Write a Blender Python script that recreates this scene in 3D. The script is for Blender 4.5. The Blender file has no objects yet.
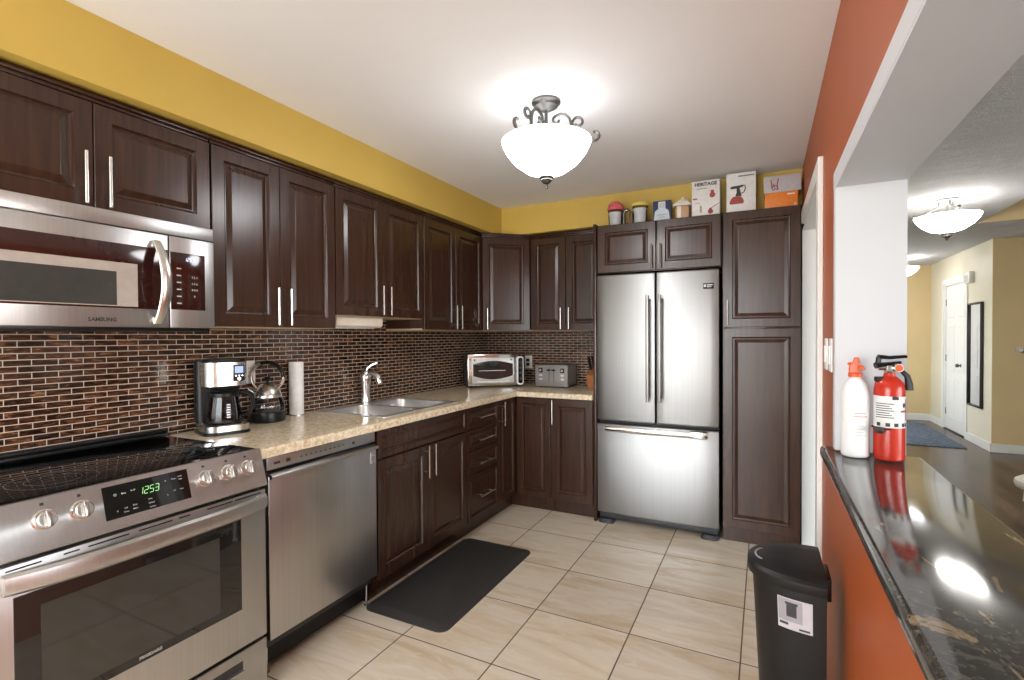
import bpy, bmesh, math, random
from mathutils import Vector, Matrix
random.seed(7)
R = math.radians
S = bpy.context.scene
COL = S.collection

# ------------------------------------------------------------------ camera
yaw, pit, rol = R(26.7206), R(-0.813), R(-0.3238)
cyw, syw, cp, sp, cr, sr = math.cos(yaw), math.sin(yaw), math.cos(pit), math.sin(pit), math.cos(rol), math.sin(rol)
R0 = Vector((cyw, syw, 0)); F0 = Vector((-syw, cyw, 0)); U0 = Vector((0, 0, 1))
F1 = F0*cp + U0*sp; U1 = -F0*sp + U0*cp
R2 = R0*cr + U1*sr; U2 = -R0*sr + U1*cr
cam = bpy.data.cameras.new('camera'); co = bpy.data.objects.new('camera', cam); COL.objects.link(co)
M = Matrix.Identity(4)
for i in range(3):
    M[i][0], M[i][1], M[i][2] = R2[i], U2[i], -F1[i]
M.translation = Vector((2.3471, -4.1041, 1.3393))
co.matrix_world = M
cam.sensor_width = 36; cam.lens = 501.207/1024*36; cam.shift_y = 3.409/1024
cam.clip_start = 0.02
S.camera = co

# ------------------------------------------------------------------ view, world, daylight
S.view_settings.view_transform = 'Standard'
S.view_settings.look = 'None'
S.view_settings.gamma = 1
S.view_settings.use_curve_mapping = False
S.view_settings.exposure = 1.60
W = bpy.data.worlds.new('daylight'); S.world = W; W.use_nodes = True
bg = W.node_tree.nodes['Background']
bg.inputs[1].default_value = 4.6
_tc = W.node_tree.nodes.new('ShaderNodeTexCoord'); _sp = W.node_tree.nodes.new('ShaderNodeSeparateXYZ'); _rp = W.node_tree.nodes.new('ShaderNodeValToRGB')
W.node_tree.links.new(_tc.outputs['Generated'], _sp.inputs[0]); W.node_tree.links.new(_sp.outputs[2], _rp.inputs[0]); W.node_tree.links.new(_rp.outputs[0], bg.inputs[0])
_e = _rp.color_ramp.elements; _e[0].position = .0; _e[0].color = (.58, .56, .53, 1); _e[1].position = .03; _e[1].color = (.92, .96, 1, 1)   # ground below, bright overcast sky above
LAMP_K, LAMP_H = 7.2, 13.0        # emission of the glass bowls, kitchen and hall

def portal(loc, rot, sx, sy):
    l = bpy.data.lights.new('window_daylight', 'AREA'); l.shape = 'RECTANGLE'; l.size = sx; l.size_y = sy
    l.cycles.is_portal = True
    o = bpy.data.objects.new('window_daylight', l); o.location = loc; o.rotation_euler = rot; COL.objects.link(o)
portal((1.20, -5.7, 1.15), (R(90), 0, 0), 2.2, 2.2)
portal((2.50, 4.4, 1.4), (R(90), 0, R(-90)), 1.0, 1.4)
portal((7.2, -3.9, 1.35), (R(90), 0, R(90)), 3.0, 2.3)
portal((6.35, -5.7, 1.55), (R(90), 0, 0), 1.0, 1.3)

# ------------------------------------------------------------------ mesh helper
class MB:
    def __init__(s): s.bm = bmesh.new(); s.mi = 0
    def _face(s, vs):
        try:
            f = s.bm.faces.new(vs); f.material_index = s.mi; return f
        except ValueError: return None
    def box(s, x0, x1, y0, y1, z0, z1, b=0.0, seg=2):
        x0, x1 = sorted((x0, x1)); y0, y1 = sorted((y0, y1)); z0, z1 = sorted((z0, z1))
        t = bmesh.new()
        v = [t.verts.new((x, y, z)) for z in (z0, z1) for y in (y0, y1) for x in (x0, x1)]
        for q in ((0,2,3,1),(4,5,7,6),(0,1,5,4),(2,6,7,3),(0,4,6,2),(1,3,7,5)): t.faces.new([v[i] for i in q])
        if b > 0:
            b = min(b, .45*min(x1-x0, y1-y0, z1-z0))
            bmesh.ops.bevel(t, geom=t.edges[:], offset=b, segments=seg, affect='EDGES', profile=.5)
        s._merge(t); return s
    def _merge(s, t, mat=None):
        mp = {}
        for v in t.verts: mp[v] = s.bm.verts.new(mat @ v.co if mat else v.co)
        for f in t.faces: s._face([mp[v] for v in f.verts])
        t.free()
    def loft(s, rings, cap0=True, cap1=True, closed=True):
        rr_ = [[s.bm.verts.new(p) for p in r] for r in rings]
        n = len(rr_[0])
        for a, b in zip(rr_, rr_[1:]):
            for i in range(n if closed else n-1):
                j = (i+1) % n
                s._face([a[i], a[j], b[j], b[i]])
        if cap0: s._face(list(reversed(rr_[0])))
        if cap1: s._face(rr_[-1])
        return s
    def lathe(s, prof, c=(0,0,0), n=32, axis='z', cap0=True, cap1=True):
        rings = []
        for r, h in prof:
            ring = []
            for i in range(n):
                a = 2*math.pi*i/n; u, v = max(r, 2e-4)*math.cos(a), max(r, 2e-4)*math.sin(a)
                p = {'z': (u, v, h), 'x': (h, u, v), 'y': (u, h, v)}[axis]
                ring.append((c[0]+p[0], c[1]+p[1], c[2]+p[2]))
            rings.append(ring)
        return s.loft(rings, cap0, cap1)
    def tube(s, pts, r, n=10, cap=True, close=False, flat=1.0):
        pts = [Vector(p) for p in pts]; m = len(pts)
        rs = r if isinstance(r, (list, tuple)) else [r]*m
        up = None; rings = []
        for i in range(m):
            if close: t = (pts[(i+1) % m]-pts[i-1])
            else: t = pts[min(i+1, m-1)]-pts[max(i-1, 0)]
            t.normalize()
            if up is None:
                up = Vector((0,0,1)) if abs(t.z) < .9 else Vector((1,0,0))
            a = t.cross(up); a.normalize(); b = a.cross(t); b.normalize(); up = b
            rings.append([pts[i] + a*math.cos(2*math.pi*k/n)*rs[i]*flat + b*math.sin(2*math.pi*k/n)*rs[i] for k in range(n)])
        if close: rings.append(rings[0]); return s.loft(rings, False, False)
        return s.loft(rings, cap, cap)
    def prism(s, poly, z0, z1, b=0.0, axis='z', seg=2):
        t = bmesh.new()
        def P(u, v, h): return {'z': (u, v, h), 'y': (u, h, v), 'x': (h, u, v)}[axis]
        lo = [t.verts.new(P(u, v, z0)) for u, v in poly]; hi = [t.verts.new(P(u, v, z1)) for u, v in poly]
        t.faces.new(list(reversed(lo))); t.faces.new(hi)
        for i in range(len(poly)):
            j = (i+1) % len(poly); t.faces.new([lo[i], lo[j], hi[j], hi[i]])
        if b: bmesh.ops.bevel(t, geom=t.edges[:], offset=b, segments=seg, affect='EDGES')
        s._merge(t); return s
    def sphere(s, c, r, n=16, sc=(1,1,1)):
        t = bmesh.new(); bmesh.ops.create_uvsphere(t, u_segments=n, v_segments=max(6, n//2), radius=r)
        s._merge(t, Matrix.Translation(c) @ Matrix.Diagonal((*sc, 1))); return s
    def panel(s, x0, x1, z0, z1, yf, t, prof):
        """concentric rings of a framed door seen from -y: (inset, depth) pairs"""
        rings = [[(x0, yf+t, z0), (x1, yf+t, z0), (x1, yf+t, z1), (x0, yf+t, z1)]]
        for i, d in prof:
            rings.append([(x0+i, yf+d, z0+i), (x1-i, yf+d, z0+i), (x1-i, yf+d, z1-i), (x0+i, yf+d, z1-i)])
        return s.loft(rings)
    def text(s, body, size, mat, ex=.0004, align='CENTER', shear=0, bold=0.):
        c = bpy.data.curves.new('t', 'FONT'); c.body = body; c.size = size; c.extrude = ex; c.align_x = align; c.align_y = 'CENTER'; c.shear = shear; c.offset = bold
        c.resolution_u = 2
        o = bpy.data.objects.new('t', c); COL.objects.link(o)
        me = bpy.data.meshes.new_from_object(o)
        t = bmesh.new(); t.from_mesh(me); s._merge(t, mat)
        bpy.data.objects.remove(o); bpy.data.curves.remove(c); bpy.data.meshes.remove(me); return s
    def build(s, name, mats, parent=None, loc=None, rotz=0, smooth=35, recalc=True, tf=None):
        if tf is not None: bmesh.ops.transform(s.bm, matrix=tf, verts=s.bm.verts[:])
        if recalc: bmesh.ops.recalc_face_normals(s.bm, faces=s.bm.faces[:])
        me = bpy.data.meshes.new(name); s.bm.to_mesh(me); s.bm.free()
        for m in (mats if isinstance(mats, (list, tuple)) else [mats]): me.materials.append(m)
        if smooth:
            me.shade_smooth(); me.set_sharp_from_angle(angle=R(smooth))
        o = bpy.data.objects.new(name, me); COL.objects.link(o)
        if parent: o.parent = parent
        if loc: o.location = loc
        if rotz: o.rotation_euler = (0, 0, rotz)
        return o

def rr(x0, x1, y0, y1, r, n=6):
    pts = []
    for cx, cy, a0 in ((x1-r, y1-r, 0), (x0+r, y1-r, 90), (x0+r, y0+r, 180), (x1-r, y0+r, 270)):
        for k in range(n+1):
            a = R(a0+90*k/n); pts.append((cx+r*math.cos(a), cy+r*math.sin(a)))
    return pts
def zr(pts, z): return [(x, y, z) for x, y in pts]
def yr(pts, y): return [(x, y, z) for x, z in pts]
def FRONT(x, y, z): return Matrix.Translation((x, y, z)) @ Matrix.Rotation(R(90), 4, 'X')   # text plane facing -y

def tag(o, label, cat, group=None):
    o['label'] = label; o['category'] = cat
    if group: o['group'] = group
    return o
def thing(name, label, cat, loc=(0,0,0), rotz=0, group=None):
    o = bpy.data.objects.new(name, None); o.empty_display_size = .05; COL.objects.link(o)
    o.location = loc; o.rotation_euler = (0, 0, rotz)
    return tag(o, label, cat, group)
def struct(o): o['kind'] = 'structure'; return o

# ------------------------------------------------------------------ materials
def mat(name, col=(.5,.5,.5), rough=.5, metal=0., **k):
    m = bpy.data.materials.new(name); m.use_nodes = True
    b = m.node_tree.nodes['Principled BSDF']
    b.inputs['Base Color'].default_value = (*col, 1); b.inputs['Roughness'].default_value = rough; b.inputs['Metallic'].default_value = metal
    for kk, v in k.items(): b.inputs[kk.replace('_', ' ')].default_value = v
    return m
class NT:
    def __init__(s, m): s.m = m; s.t = m.node_tree; s.b = s.t.nodes['Principled BSDF']
    def n(s, typ, **k):
        x = s.t.nodes.new(typ)
        for a, v in k.items(): setattr(x, a, v)
        return x
    def l(s, a, b): s.t.links.new(a, b)
    def coord(s, scale=(1,1,1), rot=(0,0,0), loc=(0,0,0), src='Object'):
        tc = s.n('ShaderNodeTexCoord'); mp = s.n('ShaderNodeMapping')
        mp.inputs['Scale'].default_value = scale; mp.inputs['Rotation'].default_value = rot; mp.inputs['Location'].default_value = loc
        s.l(tc.outputs[src], mp.inputs['Vector']); return mp.outputs['Vector']
    def noise(s, vec, scale, detail=3, rough=.5, dist=0):
        x = s.n('ShaderNodeTexNoise'); x.inputs['Scale'].default_value = scale; x.inputs['Detail'].default_value = detail
        x.inputs['Roughness'].default_value = rough; x.inputs['Distortion'].default_value = dist
        s.l(vec, x.inputs['Vector']); return x.outputs['Fac']
    def ramp(s, fac, stops):
        x = s.n('ShaderNodeValToRGB'); e = x.color_ramp.elements
        while len(e) < len(stops): e.new(.5)
        for i, (p, c) in enumerate(stops): e[i].position = p; e[i].color = (*c, 1) if len(c) == 3 else c
        s.l(fac, x.inputs['Fac']); return x.outputs['Color']
    def mix(s, a, b, fac, mode='MIX'):
        x = s.n('ShaderNodeMix', data_type='RGBA', blend_type=mode)
        for sock, v in ((x.inputs[0], fac), (x.inputs[6], a), (x.inputs[7], b)):
            if hasattr(v, 'links') or hasattr(v, 'is_linked'): s.l(v, sock)
            elif isinstance(v, (int, float)): sock.default_value = v
            else: sock.default_value = (*v, 1)
        return x.outputs[2]
    def bump(s, h, strength=.2, dist=.002):
        x = s.n('ShaderNodeBump'); x.inputs['Strength'].default_value = strength; x.inputs['Distance'].default_value = dist
        s.l(h, x.inputs['Height']); s.l(x.outputs['Normal'], s.b.inputs['Normal'])
    def color(s, c): s.l(c, s.b.inputs['Base Color'])
    def rough(s, fac, lo, hi):
        x = s.n('ShaderNodeMapRange'); x.inputs['To Min'].default_value = lo; x.inputs['To Max'].default_value = hi
        s.l(fac, x.inputs['Value']); s.l(x.outputs['Result'], s.b.inputs['Roughness'])

def paint(name, col, rough=.55, var=.06, sc=3.):
    m = mat(name, col, rough); t = NT(m); v = t.coord()
    f = t.noise(v, sc, 4)
    t.color(t.ramp(f, [(.3, [c*(1-var) for c in col]), (.7, [min(1, c*(1+var)) for c in col])]))
    t.bump(t.noise(v, 180, 2), .05, .001); return m
def emit(name, col, s):
    m = mat(name, (0.02,0.02,0.02), .3); b = m.node_tree.nodes['Principled BSDF']
    b.inputs['Emission Color'].default_value = (*col, 1); b.inputs['Emission Strength'].default_value = s; return m
def steel(name, col=(.34,.338,.335), rough=.40, aniso=.6, rot=.25, grain=(90,90,.8)):
    m = mat(name, col, rough, 1.0); t = NT(m); v = t.coord(grain)
    f = t.noise(v, 1.5, 2)
    t.color(t.ramp(f, [(.3, [c*.96 for c in col]), (.7, [min(1, c*1.04) for c in col])]))
    t.rough(f, rough*.94, rough*1.08)
    tg = t.n('ShaderNodeTangent', direction_type='RADIAL', axis='Z'); t.l(tg.outputs[0], t.b.inputs['Tangent'])
    t.b.inputs['Anisotropic'].default_value = aniso; t.b.inputs['Anisotropic Rotation'].default_value = rot
    return m
def wood(name, c1, c2, rough=.33, grain=(14, 14, .8), coat=.0):
    m = mat(name, c1, rough); t = NT(m); v = t.coord(grain)
    f = t.noise(v, 3.0, 5, .6, .6)
    t.color(t.ramp(f, [(.3, c1), (.72, c2)])); t.rough(t.noise(v, 8, 3), rough*.9, rough*1.15)
    t.bump(f, .05, .001); t.b.inputs['Coat Weight'].default_value = coat; t.b.inputs['Coat Roughness'].default_value = .3
    return m
def plain(name, col, rough=.4, metal=0., sc=40., var=.05, **k):
    m = mat(name, col, rough, metal, **k); t = NT(m); f = t.noise(t.coord(), sc, 2)
    t.color(t.ramp(f, [(.3, [c*(1-var) for c in col]), (.7, [min(1, c*(1+var)) for c in col])]))
    t.rough(f, rough*.93, min(1, rough*1.07)); return m

m_cab = wood('espresso_wood', (.028,.0115,.0062), (.052,.0215,.0115), .25, coat=.0)
m_cab.node_tree.nodes['Principled BSDF'].inputs['Specular IOR Level'].default_value = .5
m_cab_in = plain('cabinet_shadow_gap', (.012,.008,.006), .6)
m_maple = wood('pale_cabinet_underside', (.42,.30,.18), (.52,.38,.24), .5)
m_steel = steel('brushed_steel')
m_steel_r = steel('brushed_steel_appliance', (.52,.515,.51), .34, .6)
m_sink = plain('satin_sink_steel', (.78,.775,.76), .30, .85)
m_chrome = plain('polished_steel', (.72,.72,.70), .14, 1.0)
m_nickel = plain('brushed_nickel', (.62,.60,.57), .26, 1.0)
m_pewter = plain('brushed_pewter', (.17,.165,.155), .45, 1.0)
m_black = plain('black_plastic', (.006,.006,.006), .33, Specular_IOR_Level=.3)
m_blackgloss = plain('black_glass', (.006,.006,.006), .03)
m_darkgrey = plain('dark_grey_plastic', (.030,.030,.033), .45)
m_grey = plain('grey_plastic', (.22,.22,.23), .4)
m_silverdoor = plain('satin_silver', (.60,.59,.57), .3, .3)
m_white = plain('white_plastic', (.80,.80,.78), .35)
m_trim = paint('white_trim_paint', (.80,.79,.76), .35, .02)
m_ceil = paint('ceiling_paint', (.84,.835,.83), .8, .01)
m_orange = paint('orange_paint', (.385,.078,.013), .47, .05)
m_yellow = paint('mustard_paint', (.60,.42,.085), .5, .04)
m_beigewall = paint('tan_yellow_paint', (.70,.54,.29), .55, .04)
m_litwall = paint('lit_tan_yellow_paint', (.72,.67,.53), .5, .03)  # lit copy of the tan-yellow paint, hall wall's brightness put into the colour
m_rear = paint('pale_wall_paint', (.74,.71,.64), .6, .03)
m_jamb = paint('white_opening_paint', (.60,.60,.625), .6, .02)
m_bowl = emit('frosted_glass_kitchen_lamp', (.97, .98, 1), LAMP_K)
m_bowl_in = emit('frosted_glass_inside', (.97, .98, 1), LAMP_K*.20)
m_bowl_in2 = emit('frosted_glass_hall_inside', (1, .98, .95), LAMP_H*.36)
m_bowl3 = emit('frosted_glass_far_lamp', (.97, .98, 1), LAMP_H*.35)
m_bowl2 = emit('frosted_glass_hall_lamp', (1, .97, .92), LAMP_H)
m_mat = plain('black_foam_mat', (.030,.028,.026), .50, sc=260)
m_dark_metal = plain('dark_metal', (.05,.05,.05), .35, .8)
m_paper = plain('white_paper', (.82,.81,.79), .8)
m_card_white = plain('printed_white_card', (.74,.73,.72), .45)
m_ink = plain('black_ink', (.03,.03,.03), .5)
m_greyink = plain('grey_ink', (.35,.35,.37), .5)
m_redink = plain('red_ink', (.35,.05,.04), .5)
m_orangecard = plain('orange_card', (.80,.23,.03), .45)
m_lilaccard = plain('pale_lilac_card', (.46,.43,.45), .5)
m_bluecard = plain('navy_card', (.03,.045,.12), .4)
m_palecard = plain('pale_blue_card', (.55,.62,.70), .4)
m_red = plain('red_enamel', (.50,.028,.012), .22)
m_orangepl = plain('orange_red_plastic', (.70,.085,.016), .35)
m_whitepl = plain('milky_white_plastic', (.80,.79,.78), .3)
m_rubber = plain('black_rubber', (.012,.012,.012), .5)
m_toastside = plain('brown_grey_metal', (.30,.25,.22), .35, .8)
m_blockwood = wood('orange_brown_wood', (.36,.12,.04), (.48,.19,.07), .4)
m_pink = plain('pink_candy', (.62,.12,.13), .5, sc=90, var=.4)
m_yellowpl = plain('yellow_plastic', (.75,.60,.16), .4)
m_tan = plain('tan_ceramic', (.48,.30,.17), .4)
m_cream = plain('cream_ceramic', (.80,.75,.66), .35)
m_green_led = emit('green_digits', (.42,.95,.30), .36)
m_blue_led = emit('blue_digits', (.55,.65,1), .7)
m_lcd = emit('blue_lcd', (.40,.55,1.0), .35)
m_legend = plain('pale_legend_print', (.55,.55,.55), .5)
m_stool = plain('white_woven_fabric', (.72,.70,.66), .8, sc=160, var=.12)
m_ovenglass = plain('tinted_oven_glass', (.014,.013,.012), .05)
m_ovenglass2 = plain('grey_oven_window', (.022,.023,.021), .05, Specular_IOR_Level=.9)
m_mwglass = plain('maroon_microwave_glass', (.030,.008,.006), .10)
m_mwmesh = plain('grey_microwave_mesh', (.36,.31,.27), .25)
m_mwmesh2 = plain('dark_microwave_mesh', (.040,.038,.034), .15)
m_mirror = plain('mirror_glass', (.85,.86,.88), .03, 1.0)
m_brown = wood('brown_handrail_wood', (.14,.045,.02), (.2,.07,.03), .35)
m_bin = plain('black_bin_plastic', (.0055,.005,.005), .45, sc=30, Specular_IOR_Level=.4)
m_silverlabel = plain('silver_label', (.5,.5,.52), .35, .5)

def glassmat(name, tint=(.95,.96,.97), refl=.5):
    m = bpy.data.materials.new(name); m.use_nodes = True; t = m.node_tree
    t.nodes.remove(t.nodes['Principled BSDF']); out = t.nodes['Material Output']
    tr = t.nodes.new('ShaderNodeBsdfTransparent'); tr.inputs[0].default_value = (*tint, 1)
    gl = t.nodes.new('ShaderNodeBsdfGlossy'); gl.inputs['Roughness'].default_value = .03
    fr = t.nodes.new('ShaderNodeLayerWeight'); fr.inputs[0].default_value = refl*.25
    mx = t.nodes.new('ShaderNodeMixShader')
    t.links.new(fr.outputs[0], mx.inputs[0]); t.links.new(tr.outputs[0], mx.inputs[1]); t.links.new(gl.outputs[0], mx.inputs[2])
    t.links.new(mx.outputs[0], out.inputs['Surface']); return m
m_glass = glassmat('clear_glass', (.97,.975,.98), 1.1)
m_pane = glassmat('window_glass', (.97,.98,.98), .45)
m_clearpl = glassmat('clear_plastic', (.88,.89,.90), .45)

# floor tiles: 45.5 cm squares, beige with soft diagonal veins
def floor_tiles():
    m = mat('beige_floor_tile', (.6,.5,.4), .22); t = NT(m)
    T = .4549; v = t.coord(loc=(-.8964 % T, .967 % T, 0))
    br = t.n('ShaderNodeTexBrick', offset=0., squash=1.)
    br.inputs['Scale'].default_value = 1; br.inputs['Mortar Size'].default_value = .0032; br.inputs['Mortar Smooth'].default_value = .1
    br.inputs['Brick Width'].default_value = T; br.inputs['Row Height'].default_value = T; br.inputs['Bias'].default_value = 0
    br.inputs['Color1'].default_value = (0,0,0,1); br.inputs['Color2'].default_value = (1,1,1,1); br.inputs['Mortar'].default_value = (.5,.5,.5,1)
    t.l(v, br.inputs['Vector'])
    # every tile gets its own slice of the vein pattern
    sep = t.n('ShaderNodeSeparateXYZ'); t.l(t.coord(), sep.inputs[0])
    fl = []
    cmb = t.n('ShaderNodeCombineXYZ')
    t.l(sep.outputs[0], cmb.inputs[0]); t.l(sep.outputs[1], cmb.inputs[1])
    mul = t.n('ShaderNodeMath', operation='MULTIPLY'); t.l(br.outputs['Color'], mul.inputs[0]); mul.inputs[1].default_value = 7.3
    t.l(mul.outputs[0], cmb.inputs[2])
    mp = t.n('ShaderNodeMapping'); mp.inputs['Rotation'].default_value = (0, 0, R(38)); mp.inputs['Scale'].default_value = (1.1, 4.2, 1)
    t.l(cmb.outputs[0], mp.inputs['Vector'])
    f = t.noise(mp.outputs['Vector'], 1.3, 6, .62, .9)
    base = t.ramp(f, [(.28, (.50,.37,.24)), (.43, (.60,.49,.36)), (.55, (.66,.58,.47)), (.72, (.58,.48,.37))])
    f2 = t.noise(mp.outputs['Vector'], 4.2, 4, .7, 1.5)
    base = t.mix(base, (.74,.68,.58), t.ramp(f2, [(.55, (0,0,0)), (.68, (.45,.45,.45))]))
    tint = t.mix((.94,.93,.92), (1.03,1.02,1.0), br.outputs['Color'])
    base = t.mix(base, tint, 1.0, 'MULTIPLY')
    c = t.mix(base, (.10,.065,.04), br.outputs['Fac']); t.color(c)
    rr_ = t.n('ShaderNodeMapRange'); rr_.inputs['To Min'].default_value = .24; rr_.inputs['To Max'].default_value = .8
    t.l(br.outputs['Fac'], rr_.inputs['Value']); t.l(rr_.outputs['Result'], t.b.inputs['Roughness'])
    inv = t.n('ShaderNodeMath', operation='SUBTRACT'); inv.inputs[0].default_value = 1; t.l(br.outputs['Fac'], inv.inputs[1])
    t.bump(inv.outputs[0], .3, .002); return m
m_tile = floor_tiles()

# mosaic splashback: small brown glass bricks with pale grout; U is the wall's horizontal axis
def mosaic(name, axis):
    m = mat(name, (.1,.05,.03), .15); t = NT(m)
    sep = t.n('ShaderNodeSeparateXYZ'); t.l(t.coord(), sep.inputs[0])
    cmb = t.n('ShaderNodeCombineXYZ'); t.l(sep.outputs[axis], cmb.inputs[0]); t.l(sep.outputs[2], cmb.inputs[1])
    br = t.n('ShaderNodeTexBrick', offset=.5, squash=1.)
    br.inputs['Scale'].default_value = 1; br.inputs['Mortar Size'].default_value = .0016; br.inputs['Mortar Smooth'].default_value = .1
    br.inputs['Brick Width'].default_value = .0762; br.inputs['Row Height'].default_value = .0226; br.inputs['Bias'].default_value = 0
    br.inputs['Color1'].default_value = (0,0,0,1); br.inputs['Color2'].default_value = (1,1,1,1); br.inputs['Mortar'].default_value = (.5,.5,.5,1)
    t.l(cmb.outputs[0], br.inputs['Vector'])
    mul = t.n('ShaderNodeMath', operation='MULTIPLY'); t.l(br.outputs['Color'], mul.inputs[0]); mul.inputs[1].default_value = 9.
    c2 = t.n('ShaderNodeCombineXYZ'); t.l(sep.outputs[axis], c2.inputs[0]); t.l(sep.outputs[2], c2.inputs[1]); t.l(mul.outputs[0], c2.inputs[2])
    mp = t.n('ShaderNodeMapping'); mp.inputs['Rotation'].default_value = (0, 0, R(-30)); mp.inputs['Scale'].default_value = (22, 90, 1); t.l(c2.outputs[0], mp.inputs['Vector'])
    f = t.noise(mp.outputs['Vector'], 1.0, 3, .6, .8)
    c = t.ramp(f, [(.30, (.012,.005,.003)), (.48, (.040,.016,.009)), (.60, (.10,.042,.019)), (.74, (.30,.155,.065))])
    tone = t.ramp(br.outputs['Color'], [(.0, (.45,.42,.42)), (.5, (.95,.9,.88)), (1., (1.5,1.35,1.2))])
    c = t.mix(c, tone, 1.0, 'MULTIPLY')
    t.color(t.mix(c, (.50,.42,.34), br.outputs['Fac']))
    rr_ = t.n('ShaderNodeMapRange'); rr_.inputs['To Min'].default_value = .14; rr_.inputs['To Max'].default_value = .7
    t.l(br.outputs['Fac'], rr_.inputs['Value']); t.l(rr_.outputs['Result'], t.b.inputs['Roughness'])
    add = t.n('ShaderNodeMath', operation='MULTIPLY_ADD'); t.l(f, add.inputs[0]); add.inputs[1].default_value = .25
    inv = t.n('ShaderNodeMath', operation='SUBTRACT'); inv.inputs[0].default_value = 1; t.l(br.outputs['Fac'], inv.inputs[1])
    t.l(inv.outputs[0], add.inputs[2]); t.bump(add.outputs[0], .35, .002); return m
m_mos_l = mosaic('mosaic_left', 1); m_mos_b = mosaic('mosaic_back', 0)

def granite_beige():
    m = mat('beige_speckled_counter', (.6,.5,.35), .16); t = NT(m); v = t.coord()
    a = t.noise(v, 55, 4, .7); b = t.noise(v, 130, 3, .7); c = t.noise(v, 16, 3)
    col = t.ramp(a, [(.32, (.46,.31,.16)), (.45, (.66,.52,.33)), (.56, (.76,.65,.48)), (.68, (.84,.79,.69))])
    col = t.mix(col, (.16,.085,.04), t.ramp(b, [(.62, (0,0,0)), (.70, (.85,.85,.85))]))
    col = t.mix(col, (.82,.77,.68), t.ramp(t.noise(v, 85, 2), [(.60, (0,0,0)), (.68, (.7,.7,.7))]))
    t.color(col); return m
m_counter = granite_beige()
def granite_black():
    m = mat('black_veined_granite', (.03,.03,.03), .085, IOR=1.6); t = NT(m); v = t.coord((3.4, 1.5, 1), (0, 0, R(25)))
    f = t.noise(v, 2.2, 8, .66, 1.4); g = t.noise(t.coord(), 60, 4, .7)
    col = t.ramp(g, [(.35, (.018,.016,.014)), (.52, (.050,.045,.038)), (.72, (.115,.103,.086))])
    vein = t.ramp(f, [(.60, (0,0,0)), (.64, (.7,.7,.7)), (.66, (.5,.5,.5)), (.70, (0,0,0))])
    col = t.mix(col, (.42,.29,.17), vein)
    t.color(col); return m
m_bar = granite_black()
def hardwood():
    m = mat('dark_hardwood', (.1,.05,.03), .26, Specular_IOR_Level=.4); t = NT(m)
    sep = t.n('ShaderNodeSeparateXYZ'); t.l(t.coord(), sep.inputs[0]); cmb = t.n('ShaderNodeCombineXYZ')
    t.l(sep.outputs[1], cmb.inputs[0]); t.l(sep.outputs[0], cmb.inputs[1])
    br = t.n('ShaderNodeTexBrick', offset=.37, squash=1.)
    br.inputs['Scale'].default_value = 1; br.inputs['Mortar Size'].default_value = .0025; br.inputs['Brick Width'].default_value = .95; br.inputs['Row Height'].default_value = .12
    br.inputs['Color1'].default_value = (.022,.011,.009,1); br.inputs['Color2'].default_value = (.15,.085,.066,1); br.inputs['Mortar'].default_value = (.006,.004,.003,1)
    t.l(cmb.outputs[0], br.inputs['Vector'])
    f = t.noise(t.coord((30, 2, 1)), 2, 4)
    t.color(t.mix(br.outputs['Color'], t.ramp(f, [(.3, (.6,.6,.6)), (.7, (1.2,1.15,1.1))]), 1., 'MULTIPLY'))
    inv = t.n('ShaderNodeMath', operation='SUBTRACT'); inv.inputs[0].default_value = 1; t.l(br.outputs['Fac'], inv.inputs[1]); t.bump(inv.outputs[0], .5, .004); return m
m_hard = hardwood()
def swirl():
    m = mat('combed_plaster_ceiling', (.87,.86,.85), .8); t = NT(m); v = t.coord((1, 2.6, 1))
    f = t.noise(v, 5.5, 4, .6, 2.2)
    w = t.n('ShaderNodeMath', operation='MULTIPLY'); t.l(f, w.inputs[0]); w.inputs[1].default_value = 75.
    s_ = t.n('ShaderNodeMath', operation='SINE'); t.l(w.outputs[0], s_.inputs[0])
    t.bump(s_.outputs[0], .8, .012); return m
m_swirl = swirl()
def rugmat():
    m = mat('blue_grey_rug', (.1,.12,.16), .9); t = NT(m); v = t.coord()
    f = t.noise(v, 45, 4, .8)
    t.color(t.ramp(f, [(.35, (.030,.040,.060)), (.52, (.085,.115,.165)), (.68, (.24,.29,.36))])); t.bump(f, .5, .01); return m
m_rug = rugmat()

# ------------------------------------------------------------------ setting
ZC = 2.405; XR = 2.5638; XR2 = 2.748
def slab(name, boxes, m):
    b = MB()
    for bx in boxes: b.box(*bx)
    return struct(b.build(name, m, smooth=0))
slab('floor', [(-.1, XR, -5.7, .1, -.06, 0)], m_tile)
slab('floor_hall', [(XR, 7.1, -5.7, 5.8, -.06, 0)], m_hard)
slab('ceiling', [(-.1, XR2, -5.7, .1, ZC, ZC+.06)], m_ceil)
b = MB(); b.box(XR2, 7.2, 2.25, 5.8, ZC, ZC+.06); b.box(XR2, 4.18, -5.7, 2.25, ZC, ZC+.06)
zs_ = ZC + .62*(7.1-4.18)
b.prism([(4.18, ZC), (7.1, zs_), (7.1, zs_+.06), (4.18, ZC+.06)], -5.7, 2.25, axis='y')
struct(b.build('ceiling_hall', m_swirl, smooth=0))
slab('wall_left', [(-.1, 0, -5.7, .1, 0, ZC)], m_rear)
slab('wall_back', [(0, XR, 0, .1, 0, ZC)], m_rear)
slab('wall_rear', [(0, .1, -5.7, -5.6, 0, ZC), (2.3, XR2, -5.7, -5.6, 0, ZC), (.1, 2.3, -5.7, -5.6, 2.28, ZC), (.1, 2.3, -5.7, -5.6, 0, .06)], m_rear)
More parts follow.
